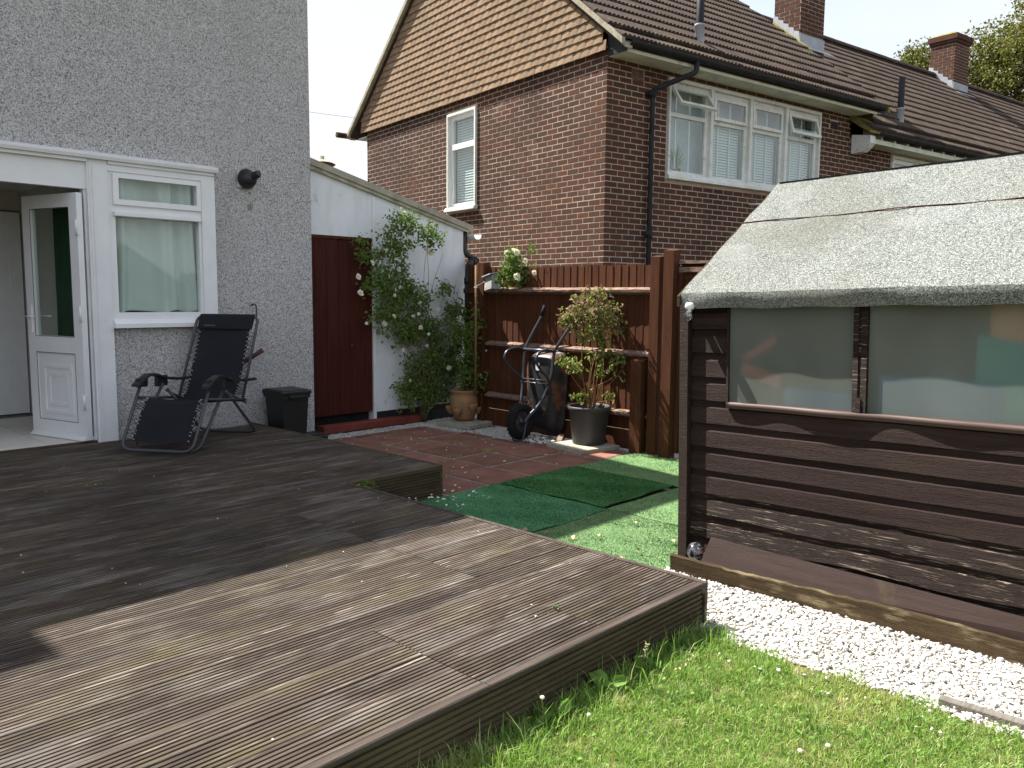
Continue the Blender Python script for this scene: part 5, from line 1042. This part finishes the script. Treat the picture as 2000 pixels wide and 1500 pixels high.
def arm(s):
    b = MB(); pth = [(.03, .50), (.25, .508), (.45, .535), (.58, .575), (.68, .58), (.76, .555), (.84, .51)]
    V = []; 
    for i, (yy, zz) in enumerate(pth):
        w_ = .022+.012*min(1, i/3.) ; h_ = .012
        V += [(s*W2-w_, yy, zz-h_), (s*W2+w_, yy, zz-h_), (s*W2+w_*.9, yy, zz+h_*.5), (s*W2, yy, zz+h_), (s*W2-w_*.9, yy, zz+h_*.5)]
    m = 5; n_ = len(pth); b.add(V, [(i*m+k, i*m+(k+1) % m, i*m+m+(k+1) % m, i*m+m+k) for i in range(n_-1) for k in range(m)]+[(4, 3, 2, 1, 0), tuple((n_-1)*m+k for k in range(m))])
    b.box(s*W2-.016, .42, .47, s*W2+.016, .56, .555).box(s*W2-.018, .70, .49, s*W2+.018, .81, .56)
    return b.build('armrest', m_black, rc)
arm(-1); arm(1)
for s in (-1, 1): part(rc, 'strut', m_tube, lambda b: b.tube([(s*(W2-.03), .47, .43), (s*(W2-.03), .14, .30)], .009, 6))
# sling: continuous fabric following back, seat and legrest
prof = smooth_path([(0, -.085, 1.045), (0, -.06, .99), (0, .02, .82), (0, .10, .64), (0, .19, .46), (0, .27, .365), (0, .40, .345), (0, .58, .372), (0, .73, .40), (0, .80, .395), (0, .86, .32), (0, .94, .19), (0, 1.00, .09)], 5)
def sling(b):
    V = []; nx = 9; th = .003
    for i, p in enumerate(prof):
        q = i/(len(prof)-1); hw = .24+(.02 if q < .08 else 0)
        for k in range(nx):
            u = k/(nx-1)*2-1; sag = .018*(1-u*u)
            V.append((u*hw, p.y+(.0 if q > .4 else -sag*.8), p.z-(sag if .35 < q < .85 else 0)))
    b.add(V, [(i*nx+k, i*nx+k+1, (i+1)*nx+k+1, (i+1)*nx+k) for i in range(len(prof)-1) for k in range(nx-1)], True)
sl = part(rc, 'fabric_sling', m_sling, sling)
part(rc, 'headrest', m_sling, lambda b: b.prism([(p[0], p[1]) for p in [(-.11, 1.052), (-.085, 1.058), (-.06, 1.04), (-.035, .98), (-.02, .93), (-.028, .925), (-.06, .975), (-.088, 1.035)]], -.255, .255, 'x'))
part(rc, 'logo_tag', m_tube, lambda b: b.box(-.2, -.028, .945, -.09, -.0265, .965))
eye = MB()
for s in (-1, 1):
    for (i0, i1, fr_) in ((8, 26, lambda p: (s*(W2-.004), (.25-(p.z-.33)/(1.035-.33)*.34), p.z)), (44, len(prof)-2, lambda p: (s*W2, 1.055-(p.z-.035)/(.53-.035)*.295, p.z))):
        idx = np.linspace(i0, i1, 17 if i0 < 20 else 12)
        last = None; lace = MB()
        for j, q in enumerate(idx):
            p = prof[int(q)]; e = Vector((s*.232, p.y-.006, p.z)); f_ = Vector(fr_(Vector((0, p.y, p.z+(.014)))))
            if last: lace.tube([last, e], .0028, 4, cap=False)
            lace.tube([e, f_], .0028, 4, cap=False); last = f_
            nrm_ = Vector((0, 1, .25)).normalized(); ring = [e+Vector((.0075*math.cos(a), .004+.002*math.sin(a), .0075*math.sin(a))) for a in np.linspace(0, 2*PI, 8, endpoint=False)]
            eye.tube(ring, .0022, 4, closed=True)
        lace.build('lacing', m_black, rc)
eye.build('eyelets', m_metalw, sl, kind='stuff')

# ================================================================== BIN AND BLOCK
bn = thing('storage_bin', 'black lidded plastic bin standing in the corner between deck and wall', 'bin', (4.17, 6.93, -.06))
b = MB(); lo, hi = .115, .15
V = []
for z, q, r_ in ((0, lo, .02), (.50, hi-.012, .02), (.50, hi, .02), (.535, hi, .02)): V += [(-q, -q*1.15, z), (q, -q*1.15, z), (q, q*1.15, z), (-q, q*1.15, z)]
b.add(V, [(3, 2, 1, 0)]+[(j*4+k, j*4+(k+1) % 4, j*4+4+(k+1) % 4, j*4+4+k) for j in range(3) for k in range(4)]+[(12, 13, 14, 15)]); b.build('tub', m_black, bn)
b = MB(); b.bbox(-.158, -.182, .536, .158, .182, .572, .008).bbox(-.14, -.16, .572, .14, .16, .58, .004); b.build('lid', m_black, bn)
b = MB(); b.bbox(-.08, -.19, .50, .08, -.175, .53, .004); b.build('grip', m_black, bn)
bk = thing('black_block', 'low black plastic gully cover beside the storage bin', 'cover', (4.43, 6.93, -.06))
MB().bbox(-.1, -.1, 0, .13, .12, .10, .01).bbox(-.08, -.08, .10, .11, .1, .118, .006).build('cover', m_black, bk)
# ================================================================== WHEELBARROW (stood on its nose against the fence)
A0 = Vector((6.30, 5.58, 0)); av = Vector((.02, 0, 1)).normalized(); bv = Vector((0, 1, 0)); nv = Vector((-1, 0, .02)).normalized()
wb = thing('wheelbarrow', 'old black wheelbarrow stood on its nose against the fence, handles up', 'wheelbarrow')
wb.matrix_world = Matrix(((bv.x, nv.x, av.x, A0.x), (bv.y, nv.y, av.y, A0.y), (bv.z, nv.z, av.z, A0.z), (0, 0, 0, 1)))
for s in (-1, 1):
    part(wb, 'handle', m_barrow, lambda b: b.tube(smooth_path([(s*.23-.15, -.13, 1.31), (s*.23-.13, -.10, 1.2), (s*.215-.05, -.02, 1.0), (s*.2, .02, .85), (s*.19, .05, .6), (s*.14, .13, .36), (s*.075, .26, .2), (s*.065, .28, .15)], 4), .016, 10))
    part(wb, 'grip', m_rubber, lambda b: b.tube([(s*.23-.153, -.134, 1.33), (s*.23-.135, -.108, 1.22)], .021, 10))
    part(wb, 'leg', m_barrow, lambda b: b.tube(smooth_path([(s*.2, .03, .86), (s*.21, .14, .885), (s*.215, .27, .86), (s*.215, .31, .78), (s*.205, .22, .68), (s*.19, .09, .58), (s*.185, .06, .42)], 5), .013, 8))
for z_, r_, x_, q_ in ((.87, .017, .21, .03), (.57, .007, .19, .085), (.535, .007, .185, .09)): part(wb, 'cross_bar', m_barrow, lambda b: b.tube([(-x_, q_, z_), (x_, q_, z_)], r_, 8))
part(wb, 'nose_guard', m_barrow, lambda b: b.tube(smooth_path([(.07, .27, .15), (.07, .31, .0), (.05, .335, -.035), (0, .34, -.04), (-.05, .335, -.035), (-.07, .31, .0), (-.07, .27, .15)], 4), .009, 6))
wl = ob('wheel', None, wb, (0, .28, .155), (0, PI/2, 0))
b = MB(); ring = [(.145*math.cos(a), .145*math.sin(a), 0) for a in np.linspace(0, 2*PI, 28, endpoint=False)]; b.tube(ring, .044, 12, closed=True)
for k in range(28):
    a = k*2*PI/28; c, s = math.cos(a), math.sin(a)
    for q in (-1, 1): b.box(-.004, -.004, -.014, .006, .010, .014, mt=Matrix.Translation((c*.185, s*.185, q*.016)) @ Matrix.Rotation(a, 4, 'Z'))
b.build('tyre', m_rubber, wl)
b = MB(); b.lathe([(.0, -.03), (.03, -.03), (.03, -.012), (.105, -.012), (.115, -.02), (.115, .02), (.105, .012), (.03, .012), (.03, .03), (0, .03)], n=24); b.build('rim', m_barrow, wl)
b = MB(); [b.box(.03, -.008, -.016, .11, .008, .016, mt=Matrix.Rotation(k*PI/3, 4, 'Z')) for k in range(6)]; b.tube([(0, 0, -.09), (0, 0, .09)], .008, 8); b.build('spokes', m_barrow, wl)
def tray(b):
    V = []; rings = []; n_ = 28
    for t, hw0, hw1, a0, a1, nn in ((0, .0, .0, .42, .42, .012), (.0, .12, .15, .14, .74, .015), (.0, .155, .2, .08, .80, .0), (.5, .185, .235, .02, .84, -.08), (1, .2, .25, -.035, .87, -.165), (1, .21, .26, -.04, .88, -.165), (1, .19, .24, -.02, .86, -.155), (.5, .17, .22, .04, .82, -.07), (0, .14, .185, .1, .78, -.012), (0, 0, 0, .42, .42, -.006)):
        for k in range(n_):
            an = k*2*PI/n_; c, s = math.cos(an), math.sin(an); c = math.copysign(abs(c)**.45, c); s = math.copysign(abs(s)**.45, s)
            a = (a0+a1)/2+(a1-a0)/2*s; hw = hw0+(hw1-hw0)*(s*.5+.5); V.append((c*hw, nn, a))
    b.add(V, [(i*n_+k, i*n_+(k+1) % n_, (i+1)*n_+(k+1) % n_, (i+1)*n_+k) for i in range(9) for k in range(n_)], True)
part(wb, 'tray', m_tray, tray); part(wb, 'label_sticker', m_white, lambda b: b.box(.0, .0155, .66, .05, .018, .74))
# ================================================================== POTS
ps = thing('paving_slab', 'loose pale concrete slab under the big black plant pot', 'paving slab', (6.17, 4.885, -.045), -.17)
MB().bbox(-.25, -.25, .0, .25, .25, .042, .005).build('slab', m_conc, ps)
bp_ = thing('plant_pot', 'large dark grey plastic pot holding the reddish-leaved shrub', 'plant pot', (6.255, 4.885, -.001))
b = MB(); b.lathe([(0, 0), (.155, 0), (.16, .01), (.195, .325), (.208, .33), (.214, .345), (.214, .365), (.206, .37), (.196, .368), (.19, .34), (.185, .30), (0, .30)], n=40); b.build('pot', m_pot, bp_)
b = MB(); b.lathe([(0, .322), (.188, .315)], n=20); b.build('compost', m_soil, bp_)
def branchy(par, base, ends, r0, mat, name='stem', wob=.05):
    b = MB()
    for e in ends:
        p0 = Vector(base)+Vector((random.uniform(-.03, .03), random.uniform(-.03, .03), 0)); p3 = Vector(e)
        p1 = p0.lerp(p3, .35)+Vector((random.uniform(-wob, wob), random.uniform(-wob, wob), random.uniform(0, wob))); p2 = p0.lerp(p3, .7)+Vector((random.uniform(-wob, wob), random.uniform(-wob, wob), 0))
        q = smooth_path([p0, p1, p2, p3], 5); b.tube(q, list(np.linspace(r0, r0*.3, len(q))), 6)
    return b.build(name, mat, par)
SHR = [(6.28, 4.84, 1.32, .3, .19), (6.14, 4.98, 1.30, .14, .11), (6.4, 4.74, 1.24, .15, .1), (6.24, 4.89, 1.1, .17, .1), (6.34, 4.79, 1.0, .13, .13), (6.29, 4.84, .85, .08, .1), (6.14, 5.0, .78, .15, .08), (6.4, 4.7, .81, .12, .07), (6.34, 4.78, .72, .12, .08), (6.18, 4.96, .48, .11, .05), (6.38, 4.74, .47, .08, .05), (6.07, 5.07, .83, .07, .06), (6.46, 4.62, .70, .10, .05), (6.1, 5.04, 1.22, .1, .07), (6.44, 4.66, 1.18, .1, .06)]
shb = thing('potted_shrub', 'thin leggy shrub with drooping green and pinkish leaves growing in the big dark pot', 'shrub', (6.255, 4.885, .3))
o_ = Vector((6.255, 4.885, .3))
stems = branchy(shb, (0, 0, 0), [Vector(e[:3])-o_+Vector((random.uniform(-.05, .05), random.uniform(-.05, .05), random.uniform(-.03, .06))) for e in SHR[:13]], .007, m_cane, 'stem', .06)
E5 = [(e[0]-o_.x, e[1]-o_.y, e[2]-o_.z, e[3]*.95, e[3]*.8, e[4]*1.1) for e in SHR]
C = ellipsoid_pts(E5, 330)
# group leaves into hanging sprays
sp = C[rng.choice(len(C), 1500)]+rng.normal(size=(1500, 3))*.022
up_ = sp[:, 2]+.12*rng.normal(size=len(sp)) > .86
ob('foliage', leaf_mesh('foliage', sp[~up_], .05, m_leafs, (-.4, -.3, .3), .9, .5), shb); ob('foliage', leaf_mesh('foliage', sp[up_ & (rng.random(len(sp)) < .8)], .045, m_leafp, (-.4, -.3, .3), .9, .5), shb, label='pinkish upper leaves')
tl2 = up_ & (rng.random(len(sp)) < .5); ob('foliage', leaf_mesh('foliage', sp[tl2], .046, m_leafs, (-.4, -.3, .3), .9, .5), shb)
# terracotta strawberry planter on a slab
ts = thing('paving_slab', 'weathered slab under the terracotta planter by the drainpipe', 'paving slab', (6.42, 6.78, -.06), .1)
MB().bbox(-.26, -.26, .0, .24, .24, .05, .006).build('slab', m_conc, ts)
tp = thing('terracotta_planter', 'terracotta strawberry planter with side pockets in the shaded corner', 'planter', (6.42, 6.84, -.008))
b = MB(); b.lathe([(0, 0), (.10, 0), (.12, .03), (.155, .12), (.165, .2), (.155, .27), (.135, .31), (.15, .325), (.155, .345), (.145, .352), (.135, .34), (.12, .30), (0, .30)], n=28); b.build('body', m_terra, tp)
for a in (200, 262, 320, 20, 120):
    c, s = math.cos(math.radians(a)), math.sin(math.radians(a)); zz = .12 if a != 262 else .17
    m = MB(); m.lathe([(.01, -.06), (.04, -.03), (.055, .0), (.06, .035), (.052, .038), (.04, .0), (0, -.01)], cx=c*.165, cy=s*.165, cz=zz, n=14); m.build('pocket', m_terra, tp)
# roses
def rose(name, label, base, ells, nl, flowers, size=.034, extra=(), mat=m_leafr, depth=.1, nst=16, r0=.007):
    t = thing(name, label, 'rose', base); B = Vector(base)
    E_ = [(e[0]-B.x, e[1]-B.y, e[2]-B.z, e[3]*.95, depth, e[4]*.95) for e in ells]
    br_ = branchy(t, (0, 0, 0), [Vector(E_[i % len(E_)][:3])+Vector((random.uniform(-.1, .1), random.uniform(-.05, .05), random.uniform(-.05, .1))) for i in range(nst)]+[Vector(x)-B for x in extra], r0, m_stem, 'stem', .14)
    nsp = nl//7; S0 = ellipsoid_pts(E_, nsp); S1 = np.repeat(S0, 7, 0)+rng.normal(size=(nsp*7, 3))*np.array([.034, .022, .034])
    ob('foliage', leaf_mesh('foliage', S1, size, mat, (-.3, -.8, .7), .25, .72, .9, .4), t)
    for fx, fy, fz, fr in flowers:
        fr *= .85
        m = MB()
        for ring_, (n_, rr, tl) in enumerate(((7, 1., .25), (6, .8, .6), (5, .55, .95), (4, .3, 1.2))):
            for k in range(n_):
                a = k*2*PI/n_+ring_*.5+random.uniform(-.2, .2); c, s = math.cos(a), math.sin(a); ro = fr*rr*random.uniform(.85, 1.1)
                P_ = lambda u, w_, h_: (c*u-s*w_, -h_, s*u+c*w_)
                m.add([P_(0, 0, 0), P_(ro*.6, -ro*.42, fr*.35*tl), P_(ro*math.cos(tl*.5), -ro*.2, fr*.62*tl), P_(ro*math.cos(tl*.5), ro*.2, fr*.62*tl), P_(ro*.6, ro*.42, fr*.35*tl)], [(0, 1, 2, 3, 4)], True)
        m.build('flower', m_petal, t, loc=(fx-B.x, fy-B.y, fz-B.z), rot=(random.uniform(-.5, .7), random.uniform(-3, 3), random.uniform(-.6, .5)))
    return t
RO = [(5.80, 7.14, 2.22, .27, .14), (6.13, 7.1, 2.08, .2, .15), (5.69, 7.18, 1.96, .26, .22), (5.48, 7.3, 1.84, .2, .11), (5.77, 7.3, 1.63, .33, .22), (5.56, 7.3, 1.51, .25, .16), (5.99, 7.3, 1.4, .33, .22), (5.7, 7.3, 1.23, .3, .2), (6.22, 7.3, 1.05, .4, .25), (5.92, 7.3, .99, .27, .17), (6.48, 7.3, .79, .33, .26), (6.22, 7.3, .57, .36, .24), (5.99, 7.3, .36, .24, .17), (6.35, 7.3, .31, .33, .2), (6.6, 7.25, .54, .2, .22), (6.66, 7.25, 1.22, .18, .2), (6.7, 7.2, .91, .2, .17), (5.94, 7.28, .17, .15, .06), (6.5, 7.3, 1.5, .14, .07), (5.33, 7.28, 2.0, .09, .04)]
FL = [(6.18, 1.9, .052), (5.36, 1.76, .04), (5.46, 1.77, .03), (5.18, 1.61, .04), (5.2, 1.44, .046), (5.51, 1.11, .046), (6.63, 1.15, .046), (5.92, 1.19, .023), (6.03, 1.06, .033), (6.31, 1.15, .033), (5.44, 2.18, .035), (5.8, 2.32, .029), (6.15, .98, .023), (6.6, .69, .035), (6.46, .57, .035), (6.37, .37, .029), (5.87, .46, .029), (5.73, 1.51, .029), (5.67, 1.48, .023), (5.58, 1.62, .029), (5.66, 1.42, .023), (6.02, 1.34, .029), (6.29, 1.26, .029), (5.77, .81, .033), (6.0, 1.21, .023), (6.12, .85, .023), (5.65, 1.19, .029), (5.28, 1.12, .023)]
rose('climbing_rose', 'large climbing rose with blush-white blooms trained over the white lean-to wall', (6.2, 7.3, -.06), RO, 9500, [(x, 7.15, z, r_) for x, z, r_ in FL], depth=.1, extra=[(6.75, 7.3, 1.5), (6.5, 7.3, 1.9), (6.3, 7.3, 2.2)], size=.034, nst=11, r0=.0055)
PR = [(6.45, 6.78, .71, .16, .27), (6.52, 6.7, .44, .14, .1), (6.45, 6.76, 1.0, .1, .17), (6.5, 6.7, 1.11, .1, .06), (6.48, 6.74, 1.24, .06, .07), (6.36, 6.87, 1.02, .09, .14), (6.42, 6.84, .5, .15, .14)]
rose('planter_rose', 'sparse upright rose growing out of the terracotta planter', (6.42, 6.84, .29), PR, 1500, [(6.55, 6.62, .80, .02), (6.5, 6.66, .52, .02)], depth=.1, nst=9)
FR = [(6.53, 6.17, 1.84, .14, .1), (6.51, 6.19, 1.72, .14, .09), (6.60, 6.06, 1.66, .14, .09), (6.46, 6.25, 1.61, .1, .06), (6.64, 5.96, 1.58, .08, .05), (6.52, 6.14, 1.59, .17, .05), (6.62, 6.0, 1.93, .05, .04)]
rose('fence_rose', 'pale rose spilling over the top of the fence beside the bird box', (6.6, 6.15, 1.45), FR, 1150, [(6.46, 6.12, 1.90, .05), (6.47, 6.08, 1.89, .05), (6.42, 6.18, 1.88, .04), (6.52, 6.0, 1.80, .035), (6.42, 6.03, 1.63, .05), (6.42, 6.24, 1.76, .03), (6.5, 5.85, 1.67, .035), (6.42, 6.0, 1.6, .03)], depth=.08, nst=10, r0=.004)
cn = thing('garden_cane', 'brown garden cane standing in front of the bird box, tied with string', 'cane', (6.37, 6.60, .3))
MB().tube([(0, 0, 0), (.01, .01, 1.46)], .014, 8).build('stick', m_cane, cn); MB().tube([(-.02, -.01, 1.22), (.06, -.08, 1.28), (.1, -.1, 1.25)], .004, 5).tube([(-.03, 0, 1.215), (.0, -.02, 1.21), (.02, 0, 1.215)], .005, 5).build('string', m_blind, cn)
bb = thing('bird_box', 'small weathered grey wooden bird box tilted on the fence top rail', 'bird box', (6.43, 6.42, 1.56), -.35)
b = MB(); b.box(-.055, -.12, -.08, .06, .06, .07).add([(-.055, -.12, .07), (.06, -.12, .07), (.06, .06, .07), (-.055, .06, .07), (.06, -.12, .10), (.06, .06, .10)], [(0, 1, 4), (3, 5, 2), (0, 4, 5, 3), (1, 2, 5, 4)]); b.build('body', m_birdbox, bb, rot=(-.15, .1, 0))
MB().add([(-.085, -.14, .068), (-.085, .08, .068), (.075, .08, .108), (.075, -.14, .108), (-.085, -.14, .08), (-.085, .08, .08), (.075, .08, .12), (.075, -.14, .12)], [(3, 2, 1, 0), (4, 5, 6, 7), (0, 1, 5, 4), (1, 2, 6, 5), (2, 3, 7, 6), (3, 0, 4, 7)]).build('lid', m_birdbox, bb, rot=(-.15, .1, 0))
b = MB(); b.lathe([(0, 0), (.014, 0)], n=14); b.build('entrance_hole', m_dark, bb, loc=(-.0, -.1215, .01), rot=(PI/2-.15, 0, 0))
oc = thing('timber_offcut', 'short timber offcut lying on the gravel between wheelbarrow and pot', 'offcut', (6.28, 5.27, -.05), .5)
MB().bbox(-.1, -.03, 0, .1, .03, .05, .004).build('block', m_rail, oc, rot=(0, -.25, 0))
n = 60; ob('wood_chips', stones_mesh('wood_chips', np.column_stack([6.02+.25*rng.random(n), 5.3+.3*rng.random(n), np.full(n, -.035)]), .012+.014*rng.random(n), m_stone), kind='stuff')
# lawn weeds and flower heads
def stalk(name, label, cat, x, y, h, head, lean):
    t = thing(name, label, cat, (x, y, -.01)); q = smooth_path([(0, 0, 0), (lean[0]*.3, lean[1]*.3, h*.5), (lean[0], lean[1], h)], 4); MB().tube(q, .0016, 5).build('stem', m_stem, t)
    if head == 'ball': MB().lathe([(.008*math.sin(a), -.006*math.cos(a)) for a in np.linspace(0, PI, 8)], n=10).build('flower_head', m_petal, t, loc=(lean[0], lean[1], h+.006))
    elif head == 'ear': C = np.array([[lean[0]*(1-.0)+.0+lean[0]*.25*u, lean[1]+lean[1]*.25*u, h+.03*u] for u in np.linspace(-1, 1, 26)]); ob('seed_head', leaf_mesh('seed_head', C, .012, M('straw', [(.5, .45, .25), (.6, .55, .35)], rough=.8), (0, 0, 1), 0, .4), t)
    return t
stalk('dandelion', 'dandelion gone to seed on a bare stalk by the front of the deck', 'dandelion', 1.92, 1.66, .13, 'ball', (.0, .01))
stalk('clover', 'white clover head nearest the deck, right of the dandelion stalk', 'clover', 2.08, 1.60, .035, 'ball', (0, 0))
for x, y, lab in ((2.38, 1.00, 'left one of two white clover heads low in the sunny lawn'), (2.47, .95, 'right one of two white clover heads low in the sunny lawn'), (2.86, 1.30, 'white clover head standing nearest to the white gravel')): stalk('clover', lab, 'clover', x, y, .028, 'ball', (0, 0))
stalk('grass_stalk', 'pale seeding grass stalk leaning out over the lawn by the deck', 'grass stalk', 2.42, 1.62, .11, 'ear', (.1, -.12))
stalk('grass_stalk', 'short seed head of grass close under the deck side, near its corner', 'grass stalk', 2.52, 1.70, .09, 'ear', (.02, -.01))
for x, y, s_, lab in ((2.30, 1.69, .07, 'largest broad-leaved weed in the shade, midway along the visible deck side'), (2.0, 1.70, .06, 'broad-leaved weed beside the dandelion stalk against the deck'), (2.58, 1.70, .05, 'smallest broad-leaved weed, nearest the deck corner')):
    t = thing('dock_plant', lab, 'weed', (x, y, 0), group='broad-leaved weeds under the deck edge')
    C = np.column_stack([.02*rng.normal(size=9), .015*rng.normal(size=9), .01+.03*rng.random(9)]); ob('leaves', leaf_mesh('leaves', C, s_, m_clover, (0, -.3, 1), 0, .6, .5), t)
# ================================================================== TREES
def tree(label, x, y, ells, nl, trunk_r, size, base=-.1):
    t = thing('broadleaf_tree', label, 'tree', (x, y, base))
    e0 = ells[0]; b = MB(); q = smooth_path([(0, 0, 0), (.2, .1, 3), (-.1, .2, 6), (e0[0]*.5, e0[1]*.5, e0[2]*.8)], 4); b.tube(q, list(np.linspace(trunk_r, trunk_r*.4, len(q))), 10); b.build('trunk', m_bark, t)
    b = MB()
    for e in ells:
        for _ in range(7):
            tgt = Vector(e[:3])+Vector([random.uniform(-.8, .8)*e[3+k] for k in range(3)]); q = smooth_path([(random.uniform(-.2, .2), 0, random.uniform(3, 6)), Vector((0, 0, 5)).lerp(tgt, .5)+Vector((0, 0, .5)), tgt], 4); b.tube(q, list(np.linspace(trunk_r*.35, .03, len(q))), 6)
    b.build('limb', m_bark, t)
    u = norm(rng.normal(size=(nl//26, 3))); k = rng.choice(len(ells), nl//26, p=np.array([e[3]*e[4]*e[5] for e in ells])/sum(e[3]*e[4]*e[5] for e in ells))
    E_ = np.array([e[:3] for e in ells])[k]; R = np.array([e[3:] for e in ells])[k]; cl = E_+u*R*(.55+.5*rng.random((len(u), 1)))
    P = np.repeat(cl, 26, 0)+rng.normal(size=(len(cl)*26, 3))*size*1.7
    ob('crown', leaf_mesh('crown', P, size, m_tree, (0, 0, .6), .2, .7), t)
tree('tall brown-green tree behind the far chimney, filling the top right of the sky', 51.5, 13.2, [(-.3, .8, 12.2, 2.6, 2.6, 3.0), (.8, -.6, 13.2, 3.0, 3.0, 3.2), (2, -2.6, 13.6, 3.6, 3.6, 4.6), (3, -6, 14, 4, 4, 5), (2.4, -3.2, 17.2, 2.2, 2.2, 2.0)], 64000, .4, .17)
tree('smaller yellow-green tree rising over the ridge just left of the far chimney', 48.8, 16.6, [(0, 0, 12.2, 1.6, 1.6, 2.2), (.5, -.8, 13.2, 1.5, 1.5, 2.1), (-.3, 1.1, 11.8, 1.4, 1.4, 1.8)], 30000, .25, .14)
